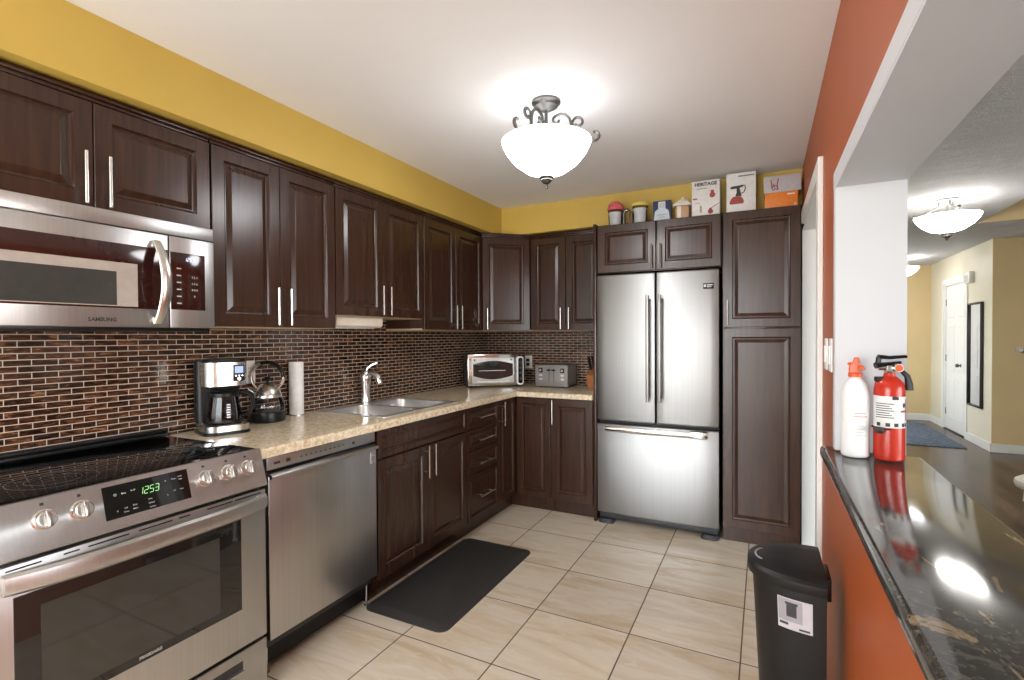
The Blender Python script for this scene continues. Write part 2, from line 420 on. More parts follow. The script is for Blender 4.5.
# right wall: doorway beside the pantry, then the pass-through over the bar
PY0, PY1, PZ0, PZ1 = -4.75, -2.11, .91, 1.836
DY0, DY1, DZ = -1.60, -.46, 2.0
b = MB()
for x0, x1, k in ((XR, 2.66, 0), (2.66, XR2, 1)):
    b.mi = k
    b.box(x0, x1, -5.7, PY0, 0, ZC); b.box(x0, x1, PY0, PY1, 0, PZ0); b.box(x0, x1, PY0, PY1, PZ1, ZC)
    b.box(x0, x1, PY1, DY0, 0, ZC); b.box(x0, x1, DY0, DY1, DZ, ZC); b.box(x0, x1, DY1, .1, 0, ZC)
struct(b.build('wall_right', [m_orange, m_jamb], smooth=0))
# white linings of the two openings
b = MB(); t_ = .006
b.box(XR-.004, XR2+.004, PY0, PY1, PZ1-t_, PZ1); b.box(XR-.004, XR2+.004, PY1-t_, PY1, .952, PZ1-t_)
b.box(XR-.005, XR, PY0, PY1+.052, PZ1, PZ1+.054, .001); b.box(XR-.005, XR, PY1, PY1+.042, .952, PZ1, .001)
struct(b.build('trim_1', m_jamb, smooth=0))
b = MB()
b.box(XR-.004, XR2+.004, DY0, DY1, DZ-t_, DZ); b.box(XR-.004, XR2+.004, DY1-t_, DY1, 0, DZ-t_); b.box(XR-.004, XR2+.004, DY0, DY0+t_, 0, DZ-t_)
b.box(XR-.02, XR, DY0-.075, DY0, 0, DZ+.075, .003); b.box(XR-.02, XR, DY0, -.645, DZ, DZ+.075, .003)
struct(b.build('trim_2', m_trim, smooth=0))
# dropped soffit over the wall units
b = MB(); b.box(0, .38, -5.6, -.38, 2.176, ZC); b.box(0, XR, -.38, 0, 2.176, ZC)
struct(b.build('wall_soffit', m_yellow, smooth=0))
# splashback mosaic
b = MB(); b.mi = 0; b.box(.0, .006, -4.2, 0, .60, 1.80)
b.mi = 1; b.box(.006, 1.246, -.006, 0, .88, 1.45)
struct(b.build('wall_splashback', [m_mos_l, m_mos_b], smooth=0))
# hall and living room beyond the bar
slab('wall_hall_left', [(XR, XR2, .1, 3.9, 0, ZC), (XR, XR2, 4.9, 5.8, 0, ZC), (XR, XR2, 3.9, 4.9, 0, .7), (XR, XR2, 3.9, 4.9, 2.1, ZC)], m_litwall)
slab('wall_hall_far', [(XR2, 4.64, 5.7, 5.8, 0, ZC)], m_beigewall)
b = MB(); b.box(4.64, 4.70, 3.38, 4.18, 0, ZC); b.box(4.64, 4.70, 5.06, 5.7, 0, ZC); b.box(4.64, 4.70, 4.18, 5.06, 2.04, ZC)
struct(b.build('wall_hall_right', m_litwall, smooth=0))
slab('wall_living_far', [(4.70, 7.1, 3.38, 3.48, 0, ZC), (4.6405, 4.70, 3.37, 3.38, 0, ZC)], m_beigewall)
b = MB(); b.prism([(4.18, ZC), (7.1, ZC), (7.1, zs_)], 2.235, 2.249, axis='y'); struct(b.build('wall_gable', m_yellow if 0 else m_beigewall, smooth=0))
slab('wall_living_right', [(7.1, 7.2, -5.7, -5.4, 0, 4.3), (7.1, 7.2, -2.4, 3.48, 0, 4.3), (7.1, 7.2, -5.4, -2.4, 0, .15), (7.1, 7.2, -5.4, -2.4, 2.5, 4.3)], m_litwall)
slab('wall_living_rear', [(XR2, 5.85, -5.7, -5.6, 0, 4.3), (6.85, 7.1, -5.7, -5.6, 0, 4.3), (5.85, 6.85, -5.7, -5.6, 0, .9), (5.85, 6.85, -5.7, -5.6, 2.2, 4.3)], m_litwall)
def baseboard(name, bx):
    b = MB(); b.box(*bx, .004); return struct(b.build(name, m_trim, smooth=0))
baseboard('baseboard_hall_far', (4.275, 4.625, 5.685, 5.699, 0, .10))
b = MB(); b.box(4.625, 4.639, 3.36, 4.12, 0, .10, .004); b.box(4.625, 4.639, 5.12, 5.699, 0, .10, .004); struct(b.build('baseboard_hall_right', m_trim, smooth=0))
baseboard('baseboard_living_far', (4.64, 7.1, 3.355, 3.369, 0, .10))
# windows out of view; hall and living room ones added to bring in daylight
def window(name, axis, a0, a1, z0, z1, at, nm):
    b = MB(); w = .05; d0, d1 = at-.03, at+.03
    def bx(u0, u1, v0, v1):
        b.box(u0, u1, d0, d1, v0, v1) if axis == 'x' else b.box(d0, d1, u0, u1, v0, v1)
    bx(a0, a0+w, z0, z1); bx(a1-w, a1, z0, z1); bx(a0+w, a1-w, z0, z0+w); bx(a0+w, a1-w, z1-w, z1)
    for k in range(1, nm): u = a0+(a1-a0)*k/nm; bx(u-w/2, u+w/2, z0+w, z1-w)
    f = struct(b.build(name, m_trim, smooth=0))
    g = MB(); d0, d1 = at-.003, at+.003; b = g; bx(a0+w, a1-w, z0+w, z1-w)
    struct(g.build('pane', m_pane, f, smooth=0))
window('window_1', 'x', .1, 2.3, .06, 2.28, -5.65, 3)
window('added_window_3', 'y', 3.9, 4.9, .7, 2.1, 2.65, 2)
window('added_window_2', 'y', -5.4, -2.4, .15, 2.5, 7.15, 3)
window('added_window_4', 'x', 5.85, 6.85, .9, 2.2, -5.65, 2)

# ------------------------------------------------------------------ cabinets
PROF = [(0, .002), (.002, 0), (.052, 0), (.056, .008), (.062, .0105), (.066, .0105), (.086, .003), (.088, .0025)]
PROF_S = [(0, .002), (.002, 0), (.028, 0), (.031, .006), (.035, .0085), (.038, .0085), (.050, .002), (.052, .0015)]
DT = .02
def handle(parent, p0, p1, yf, m=None, r=.0052, off=.032):
    p0, p1 = Vector(p0), Vector(p1); b = MB()
    b.tube([(p0.x, yf-off, p0.y), (p1.x, yf-off, p1.y)], r, 10)
    for k in (.18, .82):
        q = p0.lerp(p1, k); b.tube([(q.x, yf+.001, q.y), (q.x, yf-off, q.y)], r*.8, 8)
    return b.build('handle', m or m_nickel, parent)
def door(parent, x0, x1, z0, z1, yf, hnd=None, name='door', prof=None):
    b = MB(); b.panel(x0, x1, z0, z1, yf-DT, DT-.001, prof or PROF)
    d = b.build(name, m_cab, parent, smooth=0)
    if hnd: handle(d, hnd[0], hnd[1], yf-DT)
    return d
G = .0015
def wall_unit(name, label, y0, y1, z0, hz, split=None, group=None, gaps=True):
    w = y1-y0; t = thing(name, label, 'cabinet', (0, y0, 0), R(90), group)
    D = -.3135
    b = MB(); b.box(.001, w-.001, D, -.008, z0+.012, 2.1755, .001); b.build('body', m_cab, t)
    b = MB(); b.box(.001, w-.001, D, -.008, z0, z0+.0118); b.build('bottom_panel', m_maple, t)
    b = MB(); b.box(.001, w-.001, D-.012, D, 2.137, 2.150, .003); b.box(.001, w-.001, D-.022, D, 2.150, 2.160, .003); b.build('top_moulding', m_cab, t)
    s_ = split-y0 if split else w/2
    hh = .17
    door(t, .003, s_-G, z0+.004, 2.132, D, ((s_-.034, hz), (s_-.034, hz+hh)))
    door(t, s_+G, w-.003, z0+.004, 2.132, D, ((s_+.034, hz), (s_+.034, hz+hh)))
    return t
GU = 'espresso wall cabinets along the splashback'
wall_unit('wall_cabinet', 'short dark wood wall cabinet above the microwave', -3.586, -2.824, 1.775, 1.785, -3.222, GU)
wall_unit('wall_cabinet', 'tall dark two-door wall cabinet right of the microwave, above the coffee maker', -2.822, -2.1616, 1.383, 1.397, -2.4976, GU)
t = wall_unit('wall_cabinet', 'shorter dark two-door wall cabinet above the sink, beige lamp under it', -2.160, -1.396, 1.455, 1.468, -1.79, GU)
wall_unit('wall_cabinet', 'dark two-door wall cabinet between the sink cabinet and the angled corner cabinet', -1.394, -.620, 1.383, 1.395, -1.008, GU)
# angled corner unit
t = thing('corner_wall_cabinet', 'dark single-door angled wall cabinet in the corner above the toaster oven', 'cabinet', (0, 0, 0), 0, GU)
poly = [(.008, -.008), (.008, -.6165), (.3135, -.6165), (.618, -.3285), (.618, -.008)]
b = MB(); b.prism(poly, 1.395, 2.1755); b.build('body', m_cab, t)
b = MB(); b.prism(poly, 1.383, 1.3948); b.build('bottom_panel', m_maple, t)
A = Vector((.3135, -.6165)); B = Vector((.618, -.3285)); ang = math.atan2(B.y-A.y, B.x-A.x); L_ = (B-A).length
tf = Matrix.Translation((A.x, A.y, 0)) @ Matrix.Rotation(ang, 4, 'Z')
b = MB(); b.panel(.012, L_-.012, 1.387, 2.132, -DT-.001, DT-.002, PROF); d = b.build('door', m_cab, t, smooth=0, tf=tf)
h = handle(d, (.042, 1.395), (.042, 1.565), -DT-.001); h.data.transform(tf)
b = MB(); b.box(.012, L_-.012, -.012, 0, 2.137, 2.150, .003); b.box(.012, L_-.012, -.022, 0, 2.150, 2.160, .003); b.build('top_moulding', m_cab, t, tf=tf)
# back wall unit
t = thing('wall_cabinet', 'dark two-door wall cabinet on the back wall, left of the refrigerator', 'cabinet', (.620, 0, 0), 0, GU)
w = 1.243-.620; D = -.3275
b = MB(); b.box(.001, w, D, -.008, 1.395, 2.1755, .001); b.build('body', m_cab, t)
b = MB(); b.box(.001, w, D, -.008, 1.383, 1.3948); b.build('bottom_panel', m_maple, t)
b = MB(); b.box(.001, w, D-.012, D, 2.137, 2.150, .003); b.box(.001, w, D-.022, D, 2.150, 2.160, .003); b.build('top_moulding', m_cab, t)
s_ = .9356-.62
door(t, .012, s_-G, 1.387, 2.132, D, ((s_-.034, 1.395), (s_-.034, 1.565))); door(t, s_+G, w-.004, 1.387, 2.132, D, ((s_+.034, 1.395), (s_+.034, 1.565)))

# base units, left run
GB = 'espresso base cabinets'
def base_unit(label, y0, y1):
    t = thing('base_cabinet', label, 'cabinet', (0, y0, 0), R(90), GB); w = y1-y0
    b = MB(); b.box(.001, w-.001, -.604, -.008, .112, .8765); b.build('body', m_cab, t)
    b = MB(); b.box(.001, w-.001, -.55, -.02, .0, .1118); b.build('toe_kick', m_cab, t)
    return t, w
t = thing('base_cabinet', 'dark two-door base cabinet under the sink, right of the dishwasher', 'cabinet', (0, -2.190, 0), R(90), GB); w = .852
b = MB(); b.box(.001, w-.001, -.604, -.008, .112, .70); b.box(.001, w-.001, -.604, -.590, .7001, .8765); b.build('body', m_cab, t)
b = MB(); b.box(.001, w-.001, -.55, -.02, .0, .1118); b.build('toe_kick', m_cab, t)
Y = -.605
b = MB(); b.panel(.012, w-.003, .727, .868, Y-DT, DT-.001, PROF_S); b.build('false_front', m_cab, t, smooth=0)
s_ = -1.762+2.190
door(t, .012, s_-G, .118, .718, Y, ((s_-.030, .54), (s_-.030, .722))); door(t, s_+G, w-.003, .118, .718, Y, ((s_+.034, .54), (s_+.034, .722)))
t, w = base_unit('dark four-drawer base cabinet between the sink and corner cabinets', -1.336, -.905)
for z0, z1, hz in ((.726, .868, .796), (.583, .721, .645), (.426, .578, .488), (.118, .421, .268)):
    b = MB(); b.panel(.004, w-.004, z0, z1, Y-DT, DT-.001, PROF_S); d = b.build('drawer', m_cab, t, smooth=0)
    handle(d, (.118, hz), (.315, hz), Y-DT)
# corner base (L shaped)
t = thing('corner_base_cabinet', 'dark L-shaped corner base cabinet with a narrow door on each leg', 'cabinet', (0, 0, 0), 0, GB)
poly = [(.008, -.008), (.008, -.903), (.604, -.903), (.604, -.604), (.913, -.604), (.913, -.008)]
b = MB(); b.prism(poly, .112, .8765); b.build('body', m_cab, t)
poly = [(.02, -.02), (.02, -.902), (.55, -.902), (.55, -.55), (.912, -.55), (.912, -.02)]
b = MB(); b.prism(poly, 0, .1118); b.build('toe_kick', m_cab, t)
tf = Matrix.Translation((0, -.903, 0)) @ Matrix.Rotation(R(90), 4, 'Z')
PROF_M = [(0, .002), (.002, 0), (.042, 0), (.046, .008), (.051, .0105), (.055, .0105), (.070, .003), (.072, .0025)]
b = MB(); b.panel(.003, .272, .118, .868, Y-DT, DT-.001, PROF_M); d = b.build('door', m_cab, t, smooth=0, tf=tf)
h = handle(d, (.040, .684), (.040, .860), Y-DT); h.data.transform(tf)
b = MB(); b.panel(.632, .911, .118, .868, Y-DT, DT-.001, PROF_M); b.build('door', m_cab, t, smooth=0)
# back base
t = thing('base_cabinet', 'dark single-door base cabinet under the toaster, beside the refrigerator', 'cabinet', (.915, 0, 0), 0, GB)
b = MB(); b.box(.001, .327, -.604, -.008, .112, .8765); b.build('body', m_cab, t)
b = MB(); b.box(.001, .327, -.55, -.02, 0, .1118); b.build('toe_kick', m_cab, t)
door(t, .003, .325, .118, .868, Y, ((.024, .684), (.024, .862)))
# filler beside the range
b = MB(); b.box(.02, .600, -2.838, -2.812, 0, .8765, .001); tag(b.build('end_panel', m_cab), 'narrow dark wood panel between the range and the dishwasher', 'panel')

# refrigerator surround cabinet and pantry
t = thing('over_fridge_cabinet', 'dark two-door cabinet with side panel above the refrigerator', 'cabinet', (1.246, 0, 0))
b = MB(); b.box(.0, .021, -.612, -.381, 0, 2.14, .001); b.box(.0, .021, -.3805, -.008, 0, 2.14); b.build('side_panel', m_cab, t)
b = MB(); b.box(.022, .855, -.590, -.385, 1.783, 2.125, .001); b.build('body', m_cab, t)
D = -.5905; s_ = 1.690-1.246
door(t, .034, s_-.005, 1.787, 2.122, D, ((s_-.030, 1.80), (s_-.030, 1.96))); door(t, s_+.005, .850, 1.787, 2.122, D, ((s_+.030, 1.80), (s_+.030, 1.96)))
t = thing('pantry_cabinet', 'tall dark wood pantry cabinet right of the refrigerator', 'cabinet', (2.108, 0, 0))
b = MB(); b.box(.0, .436, -.615, -.381, .105, 2.122, .001); b.box(.0, .436, -.3805, -.008, .105, 2.122); b.build('body', m_cab, t)
b = MB(); b.box(.0, .436, -.56, -.01, 0, .1045); b.build('toe_kick', m_cab, t)
PROF_P = PROF
door(t, .004, .433, 1.389, 2.118, -.616, ((.030, 1.402), (.030, 1.562)), prof=PROF_P)
door(t, .004, .433, .112, 1.379, -.616, None, prof=PROF_P)

# ------------------------------------------------------------------ worktop (L, with sink cut-out)
xs = [.007, .055, .560, .645, 1.243]; ys = [-2.843, -2.055, -1.360, -.645, -.007]
cells = set()
for i in range(4):
    for j in range(4):
        if i < 3 or j == 3: cells.add((i, j))
cells.discard((1, 1))
bm = bmesh.new(); V = {}
def gv(i, j):
    if (i, j) not in V: V[(i, j)] = bm.verts.new((xs[i], ys[j], .915))
    return V[(i, j)]
fs = [bm.faces.new([gv(i, j), gv(i+1, j), gv(i+1, j+1), gv(i, j+1)]) for i, j in cells]
ex = bmesh.ops.extrude_face_region(bm, geom=fs)
for v in ex['geom']:
    if isinstance(v, bmesh.types.BMVert): v.co.z = .877
bmesh.ops.recalc_face_normals(bm, faces=bm.faces[:])
ed = [e for e in bm.edges if len(e.link_faces) == 2 and e.calc_face_angle(0) > 1.2 and all(v.co.z > .9 for v in e.verts)
      and (all(abs(v.co.x-.645) < 1e-4 for v in e.verts) or all(abs(v.co.y+.645) < 1e-4 for v in e.verts))]
bmesh.ops.bevel(bm, geom=ed, offset=.011, segments=4, affect='EDGES', profile=.5)
b = MB(); b.bm.free(); b.bm = bm
tag(b.build('worktop', m_counter, smooth=40), 'beige speckled stone-look L-shaped kitchen worktop', 'worktop')

# ------------------------------------------------------------------ sink and faucet
t = thing('kitchen_sink', 'stainless double-bowl sink set into the beige worktop', 'sink', (0, 0, .9155))
b = MB(); N = 6
def bowl(y0, y1, oy0, oy1, x0=.115, x1=.530, ox0=.045, ox1=.571):
    o = rr(ox0, ox1, oy0, oy1, .012, N); i0 = rr(x0, x1, y0, y1, .065, N)
    def ins(d): return rr(x0+d, x1-d, y0+d, y1-d, .065-min(d, .03), N)
    b.loft([zr(o, 0), zr(o, .0035), zr(i0, .0030), zr(ins(.003), -.002), zr(ins(.008), -.12), zr(ins(.025), -.155), zr(ins(.06), -.163)], False, True)
bowl(-2.030, -1.735, -2.066, -1.7155); bowl(-1.695, -1.385, -1.7155, -1.349)
b.build('basin', m_sink, t)
for yy in (-1.88, -1.54):
    b = MB(); b.lathe([(.0, -.1615), (.042, -.1615), (.042, -.159), (.034, -.1585), (.028, -.1625), (0, -.1625)], (.32, yy, 0), 20); b.build('drain', m_chrome, t)
t = thing('kitchen_faucet', 'polished single-lever kitchen faucet standing behind the sink', 'faucet', (.078, -1.676, .9193))
b = MB(); b.lathe([(0, 0), (.031, 0), (.031, .006), (.026, .012), (.0, .012)], n=24)
b.build('base_plate', m_chrome, t)
b = MB(); b.lathe([(.0, .0125), (.032, .0125), (.028, .05), (.030, .11), (.036, .155), (.035, .185), (.024, .204), (0, .210)], n=24)
b.build('column', m_chrome, t)
b = MB(); pts = []
for k in range(9):
    a = k/8; pts.append((.018+.080*a, .012*a, .172+.030*math.sin(a*2.6)-.030*a*a))
b.tube(pts, [.022, .021, .020, .019, .019, .019, .020, .021, .021], 14); e_ = Vector(pts[-1])
b.tube([e_+Vector((-.004, 0, .008)), e_+Vector((.004, .001, -.012)), e_+Vector((.006, .001, -.032))], [.020, .022, .019], 14)
b.build('spout', m_chrome, t)
b = MB(); b.tube([(0, 0, .205), (.004, .010, .222), (.016, .034, .240), (.034, .066, .254)], [.014, .011, .009, .008], 10, flat=1.5); b.build('lever', m_chrome, t)

# ------------------------------------------------------------------ range
t = thing('electric_range', 'stainless slide-in electric range with black glass top at left', 'range', (0, -3.592, 0), R(90))
w = .744
b = MB(); b.box(.0, w, -.640, -.022, .03, .912, .002); b.build('body', m_darkgrey, t)
b = MB(); b.box(.004, w-.004, -.642, -.030, .9125, .9215, .002); b.build('glass_top', m_blackgloss, t)
for cx, cy, r in ((.20, -.46, .105), (.55, -.46, .085)):
    for q in (r, r*.62):
        pts = [(cx+q*math.cos(2*math.pi*k/40), cy+q*math.sin(2*math.pi*k/40), .9217) for k in range(40)]
        b = MB(); b.tube(pts, .0007, 5, close=True); b.build('burner_ring', m_darkgrey, t)
b = MB(); b.box(.0, w, -.075, -.022, .9220, .936, .004); b.box(.0, w, -.055, -.022, .936, .950, .005); b.build('rear_rail', m_black, t)
# sloped control panel
P0 = Vector((-.645, .924)); P1 = Vector((-.684, .790))
b = MB(); b.prism([(-.643, .924), (-.648, .922), (-.686, .792), (-.684, .788), (-.643, .788)], .0, w, axis='x')
cp = b.build('control_panel', m_steel_r, t)
sl = math.atan2(P1.x-P0.x, P0.y-P1.y)          # slope of the panel off the vertical
def onpanel(x, k, out=0):                       # k: 0 top .. 1 bottom
    p = Vector((-.648, .922)).lerp(Vector((-.686, .792)), k); n = Vector((-math.cos(sl), -math.sin(sl)))
    n = Vector((-.130, .038)).normalized()
    return Vector((x, p.x+n.x*out, p.y+n.y*out))
def PANEL(x, k, out=0): return Matrix.Translation(onpanel(x, k, out)) @ Matrix.Rotation(R(90)-abs(sl), 4, 'X')
def panelbox(b, x0, x1, k0, k1, out0, out1):
    rings = []
    for o_ in (out0, out1): rings.append([onpanel(x0, k0, o_), onpanel(x1, k0, o_), onpanel(x1, k1, o_), onpanel(x0, k1, o_)])
    b.loft(rings)
Yr = -3.592
dx0, dx1 = -3.358-Yr, -3.121-Yr
b = MB(); panelbox(b, dx0, dx1, .09, .79, -.001, .0016); dp = b.build('display', m_blackgloss, cp)
SEG = {'1': 'bc', '2': 'abged', '5': 'afgcd', '3': 'abgcd'}
def digits(b, s, W_, H_, place, th, shear=.2):
    x = 0
    for ch in s:
        segs = {'a': (0, 1, 1, 1), 'b': (1, 1, 1, .5), 'c': (1, .5, 1, 0), 'd': (0, 0, 1, 0), 'e': (0, .5, 0, 0), 'f': (0, 1, 0, .5), 'g': (0, .5, 1, .5)}
        for q in SEG[ch]:
            x0, z0, x1, z1 = segs[q]
            p = [(x+x0*W_+z0*H_*shear, z0*H_), (x+x1*W_+z1*H_*shear, z1*H_)]
            hor = z0 == z1; g = th*.6
            if hor: c = [(p[0][0]+g*.5, p[0][1]-th/2), (p[1][0]-g*.5, p[1][1]-th/2), (p[1][0]-g*.5, p[1][1]+th/2), (p[0][0]+g*.5, p[0][1]+th/2)]
            else: c = [(p[1][0]-th/2, p[1][1]+g*.5), (p[1][0]+th/2, p[1][1]+g*.5), (p[0][0]+th/2, p[0][1]-g*.5), (p[0][0]-th/2, p[0][1]-g*.5)]
            t_ = bmesh.new(); lo = [t_.verts.new((u, v, 0)) for u, v in c]; hi = [t_.verts.new((u, v, .0006)) for u, v in c]
            t_.faces.new(list(reversed(lo))); t_.faces.new(hi)
            for i in range(4): t_.faces.new([lo[i], lo[(i+1)%4], hi[(i+1)%4], hi[i]])
            b._merge(t_, place)
        x += W_*1.5
b = MB(); digits(b, '1253', .0100, .0200, PANEL(dx0+.090, .42, .0017), .0018); b.build('clock_digits', m_green_led, dp)
b = MB()
for x, k, s_, tx in ((.030, .30, .010, '\u25cb'), (.052, .30, .0065, 'Bake'), (.076, .28, .0065, 'Broil'), (.030, .64, .009, 'o'), (.052, .62, .0055, 'Self'), (.052, .70, .0055, 'Clean'), (.076, .60, .0055, 'Keep'), (.076, .68, .0055, 'Warm'),
                   (.118, .56, .005, 'Oven'), (.120, .65, .005, 'Control'), (.122, .74, .005, 'Lockout'), (.168, .27, .010, '^'), (.168, .58, .008, 'v'), (.192, .25, .0055, 'Timer'), (.212, .22, .0055, 'Cook'), (.212, .29, .0055, 'Time'), (.212, .52, .0055, 'Start'), (.190, .52, .0055, 'Set')):
    b = MB(); b.text(tx if tx != '\u25cb' else 'O', s_, PANEL(dx0+x, k, .0018)); b.build('key_print', m_legend, dp)
for ky in (-3.491, -3.411, -3.068, -2.987, -2.915):
    x = ky-Yr; k_ = .43
    n = Vector((0, -.130, .038)).normalized(); c = onpanel(x, k_, 0)
    b = MB(); b.lathe([(0, 0), (.027, 0), (.027, .004), (.0235, .006), (.0215, .024), (.019, .0265), (0, .0265)], n=28)
    b.box(-.0055, .0055, -.0215, .0215, .024, .038, .002)
    q = n.to_track_quat('Z', 'Y').to_matrix().to_4x4(); b.build('knob', m_nickel, t, tf=Matrix.Translation(c) @ q)
    bb = MB(); panelbox(bb, x-.004, x+.004, .10, .155, 0, .0008); bb.build('burner_icon', m_ink, cp)
# oven door
b = MB(); b.box(.004, w-.004, -.680, -.641, .229, .776, .004)
od = b.build('oven_door', m_steel_r, t)
for a0, a1 in ((.02, .09), (.135, .17), (.19, .29), (.315, .41), (.43, .465), (.52, .61), (.62, .72)):
    b = MB(); b.box(a0, a1, -.6805, -.672, .763, .767); b.build('vent_slot', m_black, od)
b = MB(); b.box(.033, .640, -.682, -.678, .368, .695, .001); og = b.build('door_glass', m_ovenglass, od)
b = MB(); b.box(.085, .560, -.6826, -.6818, .395, .655); b.build('inner_window', m_ovenglass2, og)
b = MB(); b.text('FRIGIDAIRE', .0125, FRONT(.341, -.6832, .382), bold=.0004); b.build('lettering', m_silverlabel, og)
b = MB(); rings = []
for k in range(17):
    a = -1+2*k/16; x = w/2+a*(w/2-.012); y = -.690-.036*(1-abs(a)**4)
    prof_ = [(0, -.028), (-.010, -.020), (-.014, 0), (-.010, .020), (0, .027), (.006, .018), (.008, 0), (.006, -.018)]
    rings.append([(x, y+p, .735+q) for p, q in prof_])
b.loft(rings); b.box(.010, .03, -.695, -.678, .715, .757, .003); b.box(w-.03, w-.008, -.695, -.678, .715, .757, .003)
b.build('handle', m_steel_r, od)
b = MB(); b.box(.004, w-.004, -.678, -.641, .035, .216, .004); dr = b.build('drawer', m_steel_r, t)
b = MB(); b.box(.10, w-.10, -.6785, -.672, .150, .182, .002); b.build('pull_slot', m_darkgrey, dr)
b = MB(); b.box(.10, w-.10, -.687, -.6775, .140, .1505, .003); b.build('pull_lip', m_steel_r, dr)
for x in (.03, w-.03):
    for y in (-.60, -.06):
        b = MB(); b.lathe([(0, 0), (.018, 0), (.018, .029), (0, .029)], (x, y, 0), 12); b.build('foot', m_black, t)

# ------------------------------------------------------------------ microwave
t = thing('microwave', 'stainless over-range microwave with maroon glass door and curved handle', 'microwave', (0, -3.584, 0), R(90)); w = .734
b = MB(); b.box(0, w, -.365, -.012, 1.392, 1.770, .002); b.build('body', m_steel_r, t)
b = MB(); b.box(.01, w-.01, -.375, -.02, 1.366, 1.3915, .003); b.build('underside', m_black, t)
b = MB(); b.box(0, w, -.388, -.366, 1.721, 1.770, .003); b.build('vent_strip', m_steel_r, t)
b = MB(); b.box(.0, .563, -.390, -.366, 1.378, 1.7175, .004); md = b.build('door', m_steel_r, t)
b = MB(); b.box(.04, .560, -.3915, -.389, 1.443, 1.663, .001); mg = b.build('door_glass', m_mwglass, md)
b = MB(); b.box(.07, .459, -.3922, -.3914, 1.449, 1.598); b.build('window_border', m_mwmesh, mg)
b = MB(); b.box(.07, .395, -.3928, -.3921, 1.452, 1.566); b.build('window_mesh', m_mwmesh2, mg)
b = MB(); b.text('SAMSUNG', .0175, FRONT(.354, -.3905, 1.4025), bold=.0006); b.build('lettering', m_ink, md)
b = MB(); rings = []
for k in range(19):
    a = -1+2*k/18; z = 1.541+a*.150; y = -.392-.042*(1-a*a)-.004; ww = .014+.005*(1-a*a)
    rings.append([(.519+ww*math.cos(2*math.pi*q/12)+.012*(1-a*a), y+.008*math.sin(2*math.pi*q/12), z) for q in range(12)])
b.loft(rings); b.box(.510, .528, -.398, -.389, 1.392, 1.415, .003); b.box(.510, .528, -.398, -.389, 1.667, 1.690, .003)
b.build('handle', m_nickel, md)
b = MB(); b.box(.5655, w, -.390, -.366, 1.378, 1.7175, .004); mp_ = b.build('control_section', m_steel_r, t)
b = MB(); b.box(.569, .696, -.3915, -.389, 1.446, 1.660, .001); mk = b.build('keypad', m_mwglass, mp_)
b = MB(); digits(b, '1253', .0065, .013, FRONT(.618, -.3917, 1.630), .0018); b.build('clock_digits', m_blue_led, mk)
b = MB()
for i, r_ in enumerate(('1 2 3', '4 5 6', '7 8 9', '0')): b.text(r_, .011, FRONT(.655, -.3917, 1.570-i*.024))
b.build('number_print', m_legend, mk)
for i in range(6):
    b = MB(); b.box(.590, .606, -.3919, -.3914, 1.598-i*.026, 1.602-i*.026); b.build('key_print', m_legend, mk)

# ------------------------------------------------------------------ dishwasher
t = thing('dishwasher', 'stainless dishwasher between the range and the sink cabinet', 'dishwasher', (0, -2.808, 0), R(90)); w = .612
b = MB(); b.box(.004, w-.004, -.590, -.02, .11, .870); b.build('body', m_darkgrey, t)
b = MB(); b.box(.004, w-.004, -.626, -.591, .822, .870, .003); cpn = b.build('control_strip', m_steel_r, t)
b = MB(); b.box(.036, .064, -.6266, -.6259, .841, .849); b.box(.092, .112, -.6266, -.6259, .838, .852)
for k in range(10): b.box(.16+k*.026, .170+k*.026, -.6266, -.6259, .8435, .8475)
b.box(.455, .470, -.6266, -.6259, .839, .849); b.build('buttons', m_darkgrey, cpn)
b = MB(); b.box(.004, w-.004, -.634, -.591, .158, .800, .004)
dd = b.build('door', m_steel_r, t)
b = MB(); b.prism([(-.6335, .786), (-.650, .792), (-.652, .800), (-.646, .806), (-.615, .812), (-.600, .806), (-.600, .8005), (-.6335, .8005)], .008, w-.008, axis='x'); b.build('handle_lip', m_chrome if 0 else m_steel_r, dd)
b = MB(); b.box(.566, .598, -.6355, -.6335, .722, .774, .0005); st = b.build('sticker', m_silverlabel, dd)
b = MB(); b.lathe([(.007, -.0005), (.010, -.0005), (.010, .0005), (.007, .0005), (.007, -.0005)], (.582, -.6358, .746), 20, 'y', False, False); b.box(.576, .588, -.6360, -.6354, .727, .730); b.box(.574, .590, -.6360, -.6354, .765, .768); b.build('sticker_print', m_ink, st)
b = MB(); b.box(.006, w-.006, -.565, -.545, .03, .152); b.build('kick_plate', m_black, t)
for x in (.03, w-.02):
    b = MB(); b.lathe([(0, 0), (.012, 0), (.012, .006), (.005, .008), (.005, .11), (0, .11)], (x, -.575, 0), 12); b.build('foot', m_nickel, t)

# ------------------------------------------------------------------ refrigerator
t = thing('refrigerator', 'stainless french-door refrigerator with a bottom freezer drawer', 'refrigerator', (1.274, 0, 0)); w = .814
b = MB(); b.box(.002, w-.002, -.560, -.03, .035, 1.755, .004); b.build('body', m_darkgrey, t)
def bulged(x0, x1, z0, z1, yb, yf, bul, xa, xb, n=14, r=.010):
    b = MB(); rings = []
    def fy(x): a = (x-xa)/(xb-xa)*2-1; return yf-bul*(1-a*a)
    prof = []
    cols = [x0+(x1-x0)*k/n for k in range(n+1)]
    for z, off in ((z0, .008), (z0+.004, .002), (z0+.010, 0), (z1-.010, 0), (z1-.004, .002), (z1, .008)):
        ring = [(x0, yb, z)]
        ring.append((x0, fy(x0)+r+off, z)); ring.append((x0+r*.3, fy(x0)+r*.3+off, z))
        for x in cols[1:-1]: ring.append((x, fy(x)+off, z))
        ring.append((x1-r*.3, fy(x1)+r*.3+off, z)); ring.append((x1, fy(x1)+r+off, z)); ring.append((x1, yb, z)); rings.append(ring)
    b.loft(rings); return b
xs_ = 1.690-1.274
